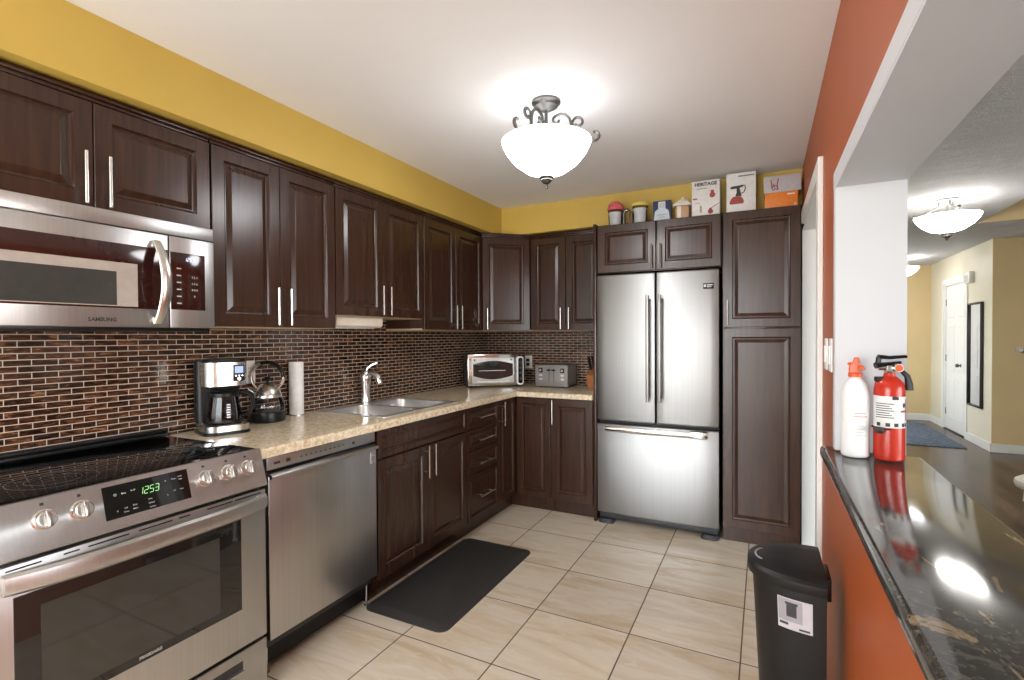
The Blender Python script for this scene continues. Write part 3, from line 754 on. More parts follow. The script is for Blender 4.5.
d1 = bulged(.0, xs_-.005, .738, 1.768, -.561, -.620, .016, 0, w).build('door', m_steel, t, smooth=45)
d2 = bulged(xs_+.005, w, .738, 1.768, -.561, -.620, .016, 0, w).build('door', m_steel, t, smooth=45)
for d, x in ((d1, 1.645-1.274), (d2, 1.724-1.274)):
    b = MB(); b.box(x-.011, x+.011, -.698, -.682, .89, 1.612, .005)
    for z in (.93, 1.575): b.box(x-.008, x+.008, -.684, -.632, z-.012, z+.012, .003)
    b.build('handle', m_steel, d)
b = MB(); b.box(.718, .782, -.6345, -.6265, 1.640, 1.676, .001); bd = b.build('badge', m_black, d2)
b = MB(); b.box(.742, .776, -.6351, -.6344, 1.661, 1.668); b.box(.742, .768, -.6351, -.6344, 1.650, 1.655); b.box(.722, .736, -.6351, -.6344, 1.652, 1.668); b.build('badge_print', m_legend, bd)
fz = bulged(.0, w, .078, .716, -.561, -.620, .016, 0, w).build('freezer_drawer', m_steel, t, smooth=45)
b = MB(); rings = []
for k in range(17):
    a = -1+2*k/16; x = .075+.672*(k/16); y = -.676-.014*(1-a*a); zz = .690-.008*(1-a*a)*0
    rings.append([(x, y+.008*math.cos(q), zz+.021*math.sin(q)) for q in [2*math.pi*i/10 for i in range(10)]])
b.loft(rings); b.box(.085, .110, -.680, -.625, .676, .704, .003); b.box(.640, .747, -.690, -.620, .668, .712, .004)
b.build('handle', m_chrome, fz)
b = MB(); b.box(.01, w-.01, -.590, -.561, .030, .073, .004); b.build('kick_grille', m_darkgrey, t)
for x in (.06, w-.06):
    b = MB(); b.loft([zr(rr(x-.055, x+.055, -.625, -.53, .03), z) for z in (0, .012)] + [zr(rr(x-.048, x+.048, -.612, -.53, .03), .028)]); b.build('foot', m_darkgrey, t)
b = MB()
for x in (.045, w-.045): b.box(x-.04, x+.04, -.60, -.50, 1.7555, 1.775, .005)
b.build('hinge_cover', m_darkgrey, t)

# ------------------------------------------------------------------ things on the worktop
ZW = .9152
# coffee maker
t = thing('coffee_maker', 'black and steel drip coffee maker with blue display beside the range', 'coffee maker', (.146, -2.668, ZW), R(72))
b = MB(); f_ = lambda z, s=0: zr(rr(-.095+s, .095-s, -.120+s, .105-s, .05), z)
b.loft([f_(0), f_(.012), f_(.014, .002)]); b.build('foot_plate', m_black, t)
b = MB(); b.loft([f_(.0145, .003), f_(.040, .003), f_(.044, .008)]); b.build('warming_base', m_nickel, t)
b = MB(); b.loft([zr(rr(-.092, .092, .030, .100, .03), z) for z in (.0445, .318)] + [zr(rr(-.088, .088, .034, .096, .03), .323)]); b.build('water_tank', m_black, t)
b = MB(); 
def drum(z, s=0): return zr(rr(-.090+s, .090-s, -.100+s, .0295, .055), z)
b.loft([drum(.205, .02), drum(.212), drum(.316), drum(.318, .004)]); b.mi = 0
b.build('brew_head', m_nickel, t)
b = MB(); b.loft([drum(.3185, .002), drum(.330, .004), drum(.333, .02)]); b.build('lid', m_black, t)
b = MB(); b.box(.020, .068, -.1015, -.094, .232, .305, .003); fp = b.build('control_panel', m_black, t)
b = MB(); b.box(.027, .061, -.1022, -.1014, .268, .298); b.build('screen', m_lcd, fp)
b = MB()
for i in range(3):
    b.lathe([(0, -.001), (.004, -.001), (.004, .001), (0, .001)], (.031+.013*i, -.1022, .256), 10, 'y')
b.lathe([(0, -.001), (.008, -.001), (.008, .001), (0, .001)], (.044, -.1022, .242), 14, 'y')
b.build('button', m_nickel, fp)
b = MB(); b.tube([(0, -.035, .2045), (0, -.035, .192)], [.060, .052], 22); b.build('filter_basket', m_black, t)
# carafe
t = thing('coffee_carafe', 'glass carafe with black handle standing in the coffee maker', 'carafe', (.146, -2.668, ZW+.0442), R(72))
cc = (0, -.043, 0)
b = MB(); b.lathe([(0, .001), (.062, .001), (.070, .012), (.069, .045), (.060, .100), (.054, .124), (.052, .124), (.058, .098), (.067, .045), (.067, .014), (.059, .004), (0, .004)], cc, 32, cap0=False, cap1=False); b.build('glass_body', m_glass, t)
b = MB(); b.lathe([(.0555, .120), (.057, .122), (.057, .134), (.053, .138), (.0, .140)], cc, 28); b.lathe([(.0680, .006), (.0712, .009), (.0712, .014), (.0702, .018)], cc, 28, cap0=False, cap1=False); b.build('collar', m_black, t)
b = MB(); b.tube([(.050, -.045, .128), (.080, -.070, .132), (.104, -.086, .112), (.106, -.087, .066), (.090, -.074, .036), (.072, -.062, .028)], [.008, .009, .009, .009, .008, .006], 10, flat=1.2); b.build('handle', m_black, t)
b = MB()
for k in range(6): b.box(-.010, .004, -.1130, -.1095, .030+k*.011, .034+k*.011)
b.build('scale_marks', m_paper, t)
# kettle
t = thing('glass_kettle', 'glass and steel electric kettle with hoop handle, right of the coffee maker', 'kettle', (.093, -2.392, ZW), R(35))
b = MB(); b.lathe([(0, 0), (.072, 0), (.083, .006), (.085, .030), (.081, .050), (.078, .052), (0, .052)], n=36); b.text('----', .01, FRONT(.02, -.0858, .02)); b.build('base', m_black, t)
b = MB(); b.lathe([(.079, .0525), (.081, .062), (.078, .092), (.067, .124), (.0655, .124), (.076, .092), (.079, .062), (.077, .0525)], n=36, cap0=False, cap1=False); b.build('glass_body', m_glass, t)
b = MB(); b.lathe([(.068, .1235), (.0685, .126), (.060, .150), (.046, .175), (.030, .190), (.012, .197), (0, .198)], n=36); b.build('dome', m_nickel, t)
b = MB(); b.lathe([(0, .1975), (.008, .198), (.007, .204), (.015, .210), (.017, .218), (.012, .225), (0, .227)], n=20); b.build('lid_knob', m_black, t)
b = MB(); pts = []
for k in range(21):
    a = R(-22+224*k/20); pts.append((.076*math.cos(a), 0, .222+.078*math.sin(a)))
b.tube(pts, .0075, 10, flat=1.3); 
for sx in (1, -1): b.tube([(.050*sx, 0, .165), (.066*sx, 0, .185), (.0705*sx, 0, .196)], .006, 8)
hk = b.build('hoop_handle', m_nickel, t)
b = MB(); b.tube([pts[k]+Vector((0,0,0)) if isinstance(pts[k], Vector) else Vector(pts[k]) for k in range(2, 13)], .0098, 10, flat=1.3); b.build('grip', m_black, hk)
b = MB(); b.tube([(-.056, 0, .148), (-.078, -.0, .158), (-.094, 0, .172)], [.017, .012, .008], 12); b.build('spout', m_nickel, t)
# paper towel
t = thing('paper_towel_roll', 'white paper towel roll standing against the brown mosaic wall', 'paper towel', (.052, -2.182, ZW))
b = MB(); b.lathe([(.018, .004), (.036, .004), (.038, .008), (.038, .286), (.036, .290), (.018, .290), (.018, .004)], n=32, cap0=False, cap1=False); b.build('paper', m_paper, t)
b = MB(); b.lathe([(0, 0), (.042, 0), (.042, .0035), (.0, .0035)], n=28); b.lathe([(0, .0036), (.006, .0036), (.006, .292), (0, .293)], n=12); b.build('holder', m_nickel, t)
# toaster oven
t = thing('toaster_oven', 'silver countertop toaster oven angled in the worktop corner', 'toaster oven', (.168, -.585, ZW), R(41))
w = .412; wd = .470
b = MB(); b.box(0, wd-.04, .004, .235, .018, .272, .010); b.build('body', m_toastside, t)
b = MB(); b.box(-.002, w, -.012, .0035, .014, .276, .008); fr_ = b.build('front_frame', m_chrome, t)
b = MB(); b.box(.028, w-.024, -.022, -.0125, .036, .248, .007); dr = b.build('door', m_silverdoor, t)
b = MB(); pts = []
n_ = 14
up_ = [(.040+ (w-.076)*k/n_, .196+.026*math.sin(math.pi*k/n_)) for k in range(n_+1)]
lo_ = [(.040+ (w-.076)*k/n_, .098-.030*math.sin(math.pi*k/n_)) for k in range(n_, -1, -1)]
b.prism(up_+lo_, -.0245, -.0222, axis='y'); gl_ = b.build('door_window', m_ovenglass2, dr)
b = MB(); b.box(.085, w-.10, -.0255, -.0246, .138, .144); b.build('rack_bar', m_legend, gl_)
b = MB(); b.tube([(.07, -.0235, .052), (.10, -.045, .050), (w/2, -.049, .048), (w-.10, -.045, .050), (w-.07, -.0235, .052)], .008, 10); b.build('handle', m_white, dr)
b = MB()
for x in (.052, w-.050): b.lathe([(0, -.003), (.007, -.003), (.008, 0), (0, 0)], (x, -.0222, .230), 12, 'y')
b.build('hinge_cap', m_darkgrey, dr)
b = MB(); b.loft([yr(rr(w+.001, wd, .016, .256, .022), y) for y in (.010, -.018)] + [yr(rr(w+.003, wd-.002, .018, .254, .021), -.022)]); cs = b.build('control_side', m_white, t)
b = MB(); b.loft([yr(rr(w+.011, wd-.008, .030, .244, .016), y) for y in (-.0215, -.0235)]); kp = b.build('keypad', m_blackgloss, cs)
for i in range(4):
    b = MB(); b.lathe([(0, -.008), (.009, -.008), (.010, 0), (0, 0)], ((w+wd)/2+.001, -.0236, .072+.045*i), 16, 'y'); b.build('dial', m_darkgrey, kp)
for x in (.03, wd-.07):
    for y in (.02, .21):
        b = MB(); b.lathe([(0, 0), (.012, 0), (.010, .0175), (0, .0175)], (x, y, 0), 12); b.build('foot', m_black, t)
# toaster
t = thing('toaster', 'wide brushed steel four-slice toaster between the toaster oven and the refrigerator', 'toaster', (.640, -.262, ZW), R(-1)); w = .285
def tr_(y, s=0.): return yr(rr(.008+s*.6, w-.008-s*.6, .012, .198-s, .022), y)
b = MB(); b.loft([yr(rr(0, w, .010, .186, .018), .004), yr(rr(.004, w-.004, .012, .188, .022), .012), yr(rr(.004, w-.004, .012, .188, .022), .205), yr(rr(.010, w-.010, .016, .180, .018), .213)]); b.build('body', m_toastside, t)
b = MB(); b.loft([yr(rr(-.004, w+.004, .008, .188, .012), .0035), yr(rr(-.004, w+.004, .008, .188, .012), -.010), yr(rr(.0, w, .012, .184, .010), -.014)]); ff = b.build('front_plate', m_steel_r, t)
b = MB(); b.box(.120, .124, -.0146, -.0135, .045, .160); b.box(.162, .166, -.0146, -.0135, .045, .160); b.build('lever_slot', m_black, ff)
for x in (.122, .164):
    b = MB(); b.box(x-.016, x+.016, -.032, -.0147, .138, .150, .003); b.build('lever', m_black, ff)
for x in (.046, .239):
    b = MB(); b.box(x-.018, x+.018, -.0155, -.0141, .122, .160, .001); kb = b.build('dial_plate', m_black, ff)
    b = MB(); b.lathe([(0, -.010), (.010, -.010), (.012, 0), (0, 0)], (x, -.0156, .141), 18, 'y'); b.build('dial', m_nickel, kb)
    b = MB()
    for z in (.100, .068): b.box(x-.013, x+.013, -.0165, -.0141, z-.006, z+.006, .001)
    b.build('button', m_white, ff)
b = MB()
for x in (.035, .085, .135, .185): b.box(x*1.25, x*1.25+.030, .03, .19, .1880, .1888)
b.build('bread_slot', m_black, t)
for x in (.03, w-.03):
    for y in (.03, .18):
        b = MB(); b.lathe([(0, 0), (.010, 0), (.009, .0115), (0, .0115)], (x, y, 0), 12); b.build('foot', m_black, t)
# knife block and knives
t = thing('knife_block', 'orange-brown wooden knife block beside the refrigerator panel', 'knife block', (1.125, -.150, ZW), R(-8))
b = MB(); b.prism([(-.06, 0), (.075, 0), (.075, .155), (.045, .175), (-.085, .105)], -.048, .048, .003, axis='x')
b.build('block', m_blockwood, t)
def knife(x, yy, z, ln, lab):
    k = thing('kitchen_knife', lab, 'knife', (0, 0, 0), 0, 'knives in the wooden block')
    k.location = t.location + Matrix.Rotation(R(-8), 3, 'Z') @ Vector((x, yy, z)); k.rotation_euler = (R(24), 0, R(-8))
    b = MB(); b.loft([zr(rr(-.009, .009, -.013, .013, .006), .014), zr(rr(-.009, .009, -.011, .011, .006), .05), zr(rr(-.009, .009, -.013, .013, .006), ln), zr(rr(-.006, .006, -.009, .009, .005), ln+.005)]); b.build('handle', m_black, k)
    b = MB(); b.box(-.008, .008, -.012, .012, .0, .0138, .002); b.build('bolster', m_nickel, k)
knife(-.030, -.030, .140, .125, 'black-handled kitchen knife standing out of the wooden block, left row front')
knife(.002, -.012, .149, .110, 'black-handled kitchen knife in the middle of the wooden block')
knife(-.026, .020, .164, .095, 'short black-handled kitchen knife at the back of the wooden block')

# under-cabinet lamp
t = thing('under_cabinet_lamp', 'beige under-cabinet lamp housing mounted below the cabinet over the sink', 'lamp', (0, -2.128, 0), R(90))
b = MB(); b.loft([[(x, y, z) for y, z in ((-.11, 1.4545), (-.296, 1.4545), (-.304, 1.448), (-.300, 1.405), (-.285, 1.394), (-.13, 1.394), (-.11, 1.41))] for x in (0, .362)] + [[(x, y, z) for y, z in ((-.115, 1.452), (-.290, 1.452), (-.296, 1.446), (-.292, 1.410), (-.278, 1.400), (-.135, 1.400), (-.115, 1.415))] for x in (.370,)])
b.build('housing', plain('beige_enamel', (.62,.55,.45), .35), t)
b = MB(); b.box(.02, .34, -.26, -.15, 1.389, 1.3936, .002); b.build('diffuser', m_whitepl, t)
b = MB(); b.box(.371, .384, -.285, -.14, 1.402, 1.452, .003); b.build('end_cap', m_black, t)

# outlets
def outlet(label, loc, rz, n=2, name='wall_outlet', cat='outlet'):
    t = thing(name, label, cat, loc, rz)
    b = MB(); b.box(-.036, .036, -.006, 0, -.058, .058, .003); p = b.build('plate', m_white, t)
    for z in (-.02, .02):
        b = MB(); b.box(-.015, .015, -.0075, -.0055, z-.015, z+.015, .002); s_ = b.build('socket', m_white, p)
        b = MB(); b.box(-.007, -.004, -.0079, -.007, z-.006, z+.006); b.box(.004, .007, -.0079, -.007, z-.006, z+.006); b.build('slots', m_ink, s_)
    return t
outlet('white wall outlet on the left mosaic, between coffee maker and kettle', (.0062, -2.435, 1.165), R(90))
o_ = outlet('white wall outlet with black plugs on the back mosaic, beside the toaster oven', (.452, -.0062, 1.107), 0)
b = MB(); b.box(-.013, .013, -.030, -.0082, .008, .032, .004); b.box(-.013, .013, -.030, -.0082, -.032, -.008, .004)
b.build('power_plug', m_black, loc=(.452, -.0062, 1.107)); bpy.data.objects['power_plug']['label'] = 'black plugs in the outlet beside the toaster oven'; bpy.data.objects['power_plug']['category'] = 'plug'
def lightswitch(label, y):
    t = thing('light_switch', label, 'switch', (XR-.0002, y, 1.265), R(-90), 'switches on the orange wall strip')
    b = MB(); b.box(-.034, .034, -.007, 0, -.060, .060, .003); p = b.build('plate', m_white, t)
    b = MB(); b.box(-.016, .016, -.011, -.0065, -.033, .033, .002); b.build('rocker', m_white, p)
lightswitch('white light switch plate on the orange wall, nearer the doorway casing', -1.845)
lightswitch('white light switch plate on the orange wall, nearer the pass-through', -1.985)

# ------------------------------------------------------------------ things on top of the tall cabinets
GT = 'things stored on top of the cabinets'
ZF = 2.1255
def jar(x, label, top_m, kind, h=.12):
    t = thing('storage_jar', label, 'jar', (x, -.520, ZF))
    b = MB(); b.lathe([(0, .001), (.042, .001), (.046, .006), (.052, h), (.049, h), (.044, .008), (0, .005)], n=24, cap0=False, cap1=False); b.build('jar_body', m_clearpl, t)
    b = MB(); b.lathe([(0, .0075), (.0425, .0085), (.0485, h*.86), (0, h*.88)], n=20); b.build('contents', m_whitepl, t)
    b = MB()
    if kind == 'candy':
        b.lathe([(.0, h+.001), (.056, h+.001), (.058, h+.010), (.050, h+.040), (.030, h+.062), (0, h+.068)], n=20)
    else:
        b.lathe([(.0, h+.001), (.055, h+.001), (.056, h+.014), (.050, h+.022), (.014, h+.024), (.012, h+.034), (0, h+.036)], n=24)
    b.build('lid', top_m, t)
jar(1.385, 'clear jar with a pink domed top on the cabinet, leftmost', m_pink, 'candy', .115)
jar(1.562, 'clear jar with a flat yellow lid on top of the cabinet', m_yellowpl, 'flat', .125)
t = thing('wire_rack', 'small chrome wire hoop rack between the two clear jars', 'rack', (1.474, -.525, ZF))
for i, y in enumerate((-.03, 0, .03)):
    b = MB(); pts = [(-.026, y, .003), (-.026, y, .075)] + [(.026*-math.cos(R(180*k/8)), y, .085+.026*math.sin(R(180*k/8))) for k in range(9)] + [(.026, y, .075), (.026, y, .003)]
    b.tube(pts, .0045, 8); b.build('hoop', m_dark_metal if i != 1 else m_chrome, t)
b = MB(); b.tube([(-.026, -.035, .0047), (-.026, .035, .0047)], .0035, 8); b.tube([(.026, -.035, .0047), (.026, .035, .0047)], .0035, 8); b.build('runner', m_chrome, t)
# navy and pale box
t = thing('small_box', 'small navy and pale blue printed box on top of the cabinet', 'box', (1.713, -.530, ZF))
b = MB(); b.box(-.060, .060, 0, .06, 0, .145, .001); bx_ = b.build('carton', m_bluecard, t)
b = MB(); b.prism([(-.056, .003), (.056, .003), (.045, .075), (.024, .09), (.024, .139), (-.024, .139), (-.024, .09), (-.045, .075)], -.0008, .0002, axis='y'); b.build('print_panel', m_palecard, bx_)
b = MB(); b.lathe([(.010, -.0004), (.014, -.0004), (.014, .0004), (.010, .0004), (.010, -.0004)], (0, -.0012, .112), 18, 'y', False, False); b.box(-.03, .03, -.0013, -.0007, .045, .052); b.box(-.022, .022, -.0013, -.0007, .030, .035); b.build('print', m_greyink, bx_)
# house canister
t = thing('cookie_canister', 'white roofed tan house-shaped canister on top of the cabinet', 'canister', (1.850, -.520, ZF))
b = MB(); b.box(-.043, .043, -.035, .035, 0, .088, .006); b.build('body', m_tan, t)
b = MB(); b.loft([zr(rr(-.060, .060, -.050, .050, .01), .0885), zr(rr(-.058, .058, -.048, .048, .01), .100), zr(rr(-.022, .022, -.018, .018, .01), .135), zr(rr(-.016, .016, -.014, .014, .008), .138)]); rf = b.build('roof_lid', m_cream, t)
b = MB(); b.lathe([(0, .1385), (.007, .1385), (.006, .145), (.012, .152), (.0, .158)], n=14); b.build('knob', m_cream, rf)
b = MB(); b.box(-.030, -.006, -.0375, -.0345, .0, .086, .001); b.build('door_panel', m_cream, t)
# boxes with pictures
t = thing('appliance_box', 'white box printed HERITAGE on top of the over-fridge cabinet', 'box', (1.9125, -.545, ZF)); 
b = MB(); b.box(0, .172, 0, .15, 0, .240, .001); bx_ = b.build('carton', m_card_white, t)
b = MB(); b.text('HERITAGE', .0300, FRONT(.086, -.0006, .215), bold=.0012); b.box(.03, .095, -.001, 0, .186, .189); b.build('lettering', m_ink, bx_)
b = MB(); b.lathe([(0, -.0006), (.018, -.0006), (.018, .0004), (0, .0004)], (.128, -.0004, .140), 16, 'y'); b.box(.118, .138, -.001, .0002, .155, .172); b.build('picture', m_redink, bx_)
b = MB(); b.lathe([(0, -.0006), (.016, -.0006), (.016, .0004), (0, .0004)], (.116, -.0004, .032), 16, 'y'); b.box(.108, .124, -.001, .0002, .04, .055); b.prism([(.12, .05), (.168, .080), (.168, .084), (.12, .056)], -.001, .0002, axis='y'); b.build('picture', m_redink, bx_)
b = MB(); b.box(.006, .034, -.001, .0002, .118, .127); b.build('picture', m_redink, bx_)
b = MB(); b.box(.05, .062, -.001, .0002, .03, .075); b.box(.02, .05, -.001, .0002, .092, .096); b.build('print', m_tan, bx_)
t = thing('kettle_box', 'white box with a red and black kettle picture on top of the pantry', 'box', (2.126, -.545, 2.1225))
b = MB(); b.box(0, .172, 0, .15, 0, .262, .001); bx_ = b.build('carton', m_card_white, t)
b = MB(); [b.box(.070+.0105*k, .078+.0105*k, -.0008, .0002, .236, .244) for k in range(9)]; 
b.prism([(.052, 0.112), (.090, 0.112), (.078, 0.164), (.100, 0.172), (.100, 0.182), (.030, 0.178), (.022, 0.172), (.026, 0.162), (.060, 0.162), (.060, 0.136)], -.001, .0002, axis='y')
pts = [(.086, 0, 0.180), (.108, 0, 0.178), (.112, 0, 0.160), (.104, 0, 0.136), (.088, 0, 0.128)]
b.build('black_print', m_ink, bx_)
b = MB(); b.tube(pts, .0035, 6); b.build('handle_print', m_ink, bx_)
b = MB(); b.prism([(.022, 0.063), (.098, 0.063), (.104, 0.076), (.096, 0.096), (.084, 0.111), (.040, 0.111), (.026, 0.096), (.018, 0.076)], -.001, .0002, axis='y'); b.build('red_print', m_redink, bx_)
t = thing('shoebox', 'orange box on top of the pantry, under the pale box', 'box', (2.349, -.540, 2.1225))
b = MB(); b.box(0, .183, 0, .15, 0, .108, .001); bx_ = b.build('carton', m_orangecard, t)
b = MB(); b.box(.125, .165, -.0008, .0002, .088, .096); b.lathe([(0, -.0006), (.006, -.0006), (.006, .0004), (0, .0004)], (.168, -.0002, .026), 12, 'y'); b.build('print', m_card_white, bx_)
t = thing('pale_box', 'pale lilac-grey box with a dark sketch lying on the orange box', 'box', (2.343, -.545, 2.2308))
b = MB(); b.box(0, .205, 0, .155, 0, .103, .001); bx_ = b.build('carton', m_lilaccard, t)
b = MB()
for pts in ([(.040, 0, .08), (.046, 0, .03), (.052, 0, .014)], [(.052, 0, .055), (.060, 0, .028)], [(.082, 0, .085), (.074, 0, .04), (.080, 0, .016)], [(.048, 0, .035), (.062, 0, .045), (.076, 0, .035)], [(.054, 0, .014), (.066, 0, .022), (.078, 0, .016)]): b.tube(pts, .0032, 6)
b.build('print', m_redink, bx_)

# ------------------------------------------------------------------ floor mat and bin
b = MB()
x0, x1, y0, y1 = .578, 1.064, -2.252, -1.280
b.loft([zr(rr(x0, x1, y0, y1, .05), 0.0005), zr(rr(x0, x1, y0, y1, .05), .004), zr(rr(x0+.045, x1-.045, y0+.045, y1-.045, .03), .019)])
tag(b.build('floor_mat', m_mat, smooth=20), 'black foam anti-fatigue mat on the tiles in front of the sink', 'mat')
t = thing('trash_bin', 'black slim D-shaped plastic trash bin against the orange wall', 'trash bin', (2.518, -2.275, 0))
def dshape(s, off=0.):
    pts = []; n = 28
    for k in range(n+1):
        a = -math.pi/2+math.pi*k/n
        c_, s2 = math.cos(a), math.sin(a)
        pts.append((-(.008+(.206+off)*abs(c_)**.87*s), (.150+off)*math.copysign(abs(s2)**.80, s2)*s))
    return pts
b = MB(); b.loft([zr(dshape(.80), 0), zr(dshape(.81), .006), zr(dshape(.955), .574), zr(dshape(.965), .586)]); bb = b.build('body', m_bin, t, smooth=40)
b = MB(); b.loft([zr(dshape(1., .004), .582), zr(dshape(1., .006), .585), zr(dshape(1., .006), .610), zr(dshape(.99, .0), .617), zr(dshape(.96), .620), zr(dshape(.5), .628)]); lid = b.build('lid', m_bin, t, smooth=40)
b = MB(); pts = [(-.196+.030*(1-math.cos(R(a)))*.9, .045*math.sin(R(a)), .6215) for a in range(-75, 76, 15)]
b.tube(pts, .003, 8); b.build('lid_grip', m_silverlabel, lid)
b = MB(); b.box(-.006, .012, -.06, .06, .53, .60, .004); b.build('hinge', m_black, t)
b = MB(); b.box(-.255, -.200, -.045, .045, .008, .024, .005); b.build('pedal', m_darkgrey, t)
# label wrapped on the curved side
b = MB()
def bodypt(kf, z, out):
    s = .81+(.955-.81)*(z-.006)/.554
    a = -math.pi/2+math.pi*kf; c_, s2 = math.cos(a), math.sin(a)
    p = Vector((-(.008+.206*abs(c_)**.87*s), .150*math.copysign(abs(s2)**.80, s2)*s, z)); n = Vector((-abs(c_), s2, 0)).normalized()
    return p+n*out
def patch(b, k0, k1, z0, z1, out, n=8):
    rings = [[bodypt(k0+(k1-k0)*i/n, z, out) for i in range(n+1)] for z in (z0, z1)]
    b.loft(rings, False, False, closed=False)
patch(b, .045, .205, .458, .552, .0012); lb = b.build('label', m_lilaccard, bb, recalc=False)
b = MB(); patch(b, .085, .200, .482, .549, .0016); pc = b.build('label_picture', plain('mauve_print', (.30,.27,.29), .5), lb, recalc=False)
b = MB(); patch(b, .110, .158, .497, .538, .0020); patch(b, .104, .164, .534, .541, .0021); b.build('bin_print', m_ink, pc, recalc=False)
b = MB(); patch(b, .150, .195, .470, .478, .0018); patch(b, .055, .10, .463, .469, .0018); b.build('label_print', m_ink, lb, recalc=False)

# ------------------------------------------------------------------ bar counter and what stands on it
b = MB(); b.box(2.522, 2.793, -4.80, -2.112, .911, .951, .012, 4)
b.box(2.522, XR-.0005, -2.13, -2.046, .911, .951, .012, 4)
tag(b.build('bar_counter', m_bar, smooth=40), 'glossy black veined granite bar counter in the wall opening', 'counter')
ZB = .9515
t = thing('fire_extinguisher', 'red fire extinguisher with white label on the black bar counter', 'fire extinguisher', (2.694, -2.190, ZB), R(12))
r = .0405
b = MB(); b.lathe([(0, 0), (r-.003, 0), (r, .004), (r, .215), (r*.9, .238), (r*.6, .252), (.016, .258), (.014, .268), (0, .268)], n=36); b.build('cylinder', m_red, t)
def band(b, a0, a1, z0, z1, out, n=16):
    rings = [[((r+out)*math.sin(R(a0+(a1-a0)*i/n)), -(r+out)*math.cos(R(a0+(a1-a0)*i/n)), z) for i in range(n+1)] for z in (z0, z1)]
    b.loft(rings, False, False, closed=False)
b = MB(); band(b, -100, 75, .102, .198, .0006); lb = b.build('label', m_card_white, t, recalc=False)
b = MB()
for k in range(7): band(b, -75, -5-8*(k%3), .132+k*.007, .1345+k*.007, .001)
band(b, -12, 12, .188, .198, .001)
for a in (-70, -35, -5, 25, 45): band(b, a, a+16, .106, .117, .001)
band(b, 30, 45, .165, .178, .001)
b.build('label_print', m_ink, lb, recalc=False)
b = MB(); band(b, 20, 70, .150, .156, .001); band(b, 48, 56, .125, .19, .001); b.build('red_print', m_redink, lb, recalc=False)
b = MB(); b.box(-.012, .012, -.012, .012, .2685, .292, .003); b.tube([(-.03, 0, .283), (.02, 0, .283)], .008, 10); b.build('valve', m_nickel, t)
b = MB(); b.tube([(-.030, 0, .318), (.0, 0, .315), (.045, .0, .319)], [.007, .006, .005], 8, flat=1.6); b.tube([(-.034, 0, .292), (-.030, 0, .302), (-.028, 0, .316)], .008, 8); b.tube([(-.038, 0, .290), (.0, 0, .296), (.03, 0, .300)], [.010, .006, .005], 8, flat=1.4); b.build('grip', m_black, t)
b = MB(); b.lathe([(0, -.012), (.013, -.012), (.014, 0), (0, 0)], (.016, -.012, .284), 18, 'y'); g_ = b.build('gauge', m_nickel, t)
b = MB(); b.lathe([(0, -.0135), (.010, -.0135), (.010, -.0122), (0, -.0122)], (.016, -.012, .284), 18, 'y'); b.build('gauge_face', m_orangepl, g_)
b = MB(); b.tube([(.012, .004, .278), (.034, .004, .274), (.048, .002, .258), (.052, 0, .235), (.0525, 0, .215)], [.006, .007, .008, .010, .011], 10); b.build('hose', m_rubber, t)
b = MB(); band(b, -180, 180, .236, .250, -.002, 28); b.build('collar', m_black, t, recalc=False) if 0 else None
b = MB(); pts = [((r+.0022)*math.cos(R(a)), (r+.0022)*math.sin(R(a)), .098) for a in range(60, 260, 14)]; b.tube(pts, .0022, 8, flat=1.6); b.box(-.052, -.032, -.050, -.030, .086, .104, .004); b.box(-.038, -.014, -.012, .012, .240, .256, .003)
b.build('strap', m_rubber, t)
t = thing('spray_bottle', 'white plastic bottle with orange nozzle beside the red extinguisher', 'bottle', (2.607, -2.182, ZB), R(-10))
q = .0385
b = MB(); b.lathe([(0, 0), (q-.004, 0), (q, .005), (q, .196), (q*.95, .212), (q*.75, .232), (q*.5, .244), (.016, .248), (.015, .252), (0, .252)], n=36); b.build('body', m_whitepl, t)
r = q
b = MB(); band(b, -5, 55, .128, .132, .0006); band(b, 0, 50, .138, .142, .0006); b.build('red_print', plain('faded_red_ink', (.7,.35,.3), .5), t, recalc=False)
b = MB()
for k in range(5): band(b, 0, 45-6*(k%2), .070+k*.010, .0725+k*.010, .0006)
b.build('grey_print', plain('faded_grey_ink', (.6,.58,.58), .5), t, recalc=False)
b = MB(); b.lathe([(0, .2525), (.020, .2525), (.020, .262), (.016, .266), (0, .266)], n=20)
b.loft([zr(rr(-.018, .012, -.010, .010, .005), .2665), zr(rr(-.017, .010, -.010, .010, .005), .285), zr(rr(-.006, .012, -.008, .008, .005), .302), zr(rr(-.003, .008, -.006, .006, .004), .315)])
b.tube([(.008, -.004, .287), (.018, -.008, .284), (.022, -.01, .276)], [.006, .006, .005], 8); b.tube([(-.010, 0, .296), (-.020, 0, .292)], .004, 8); b.build('nozzle', m_orangepl, t)

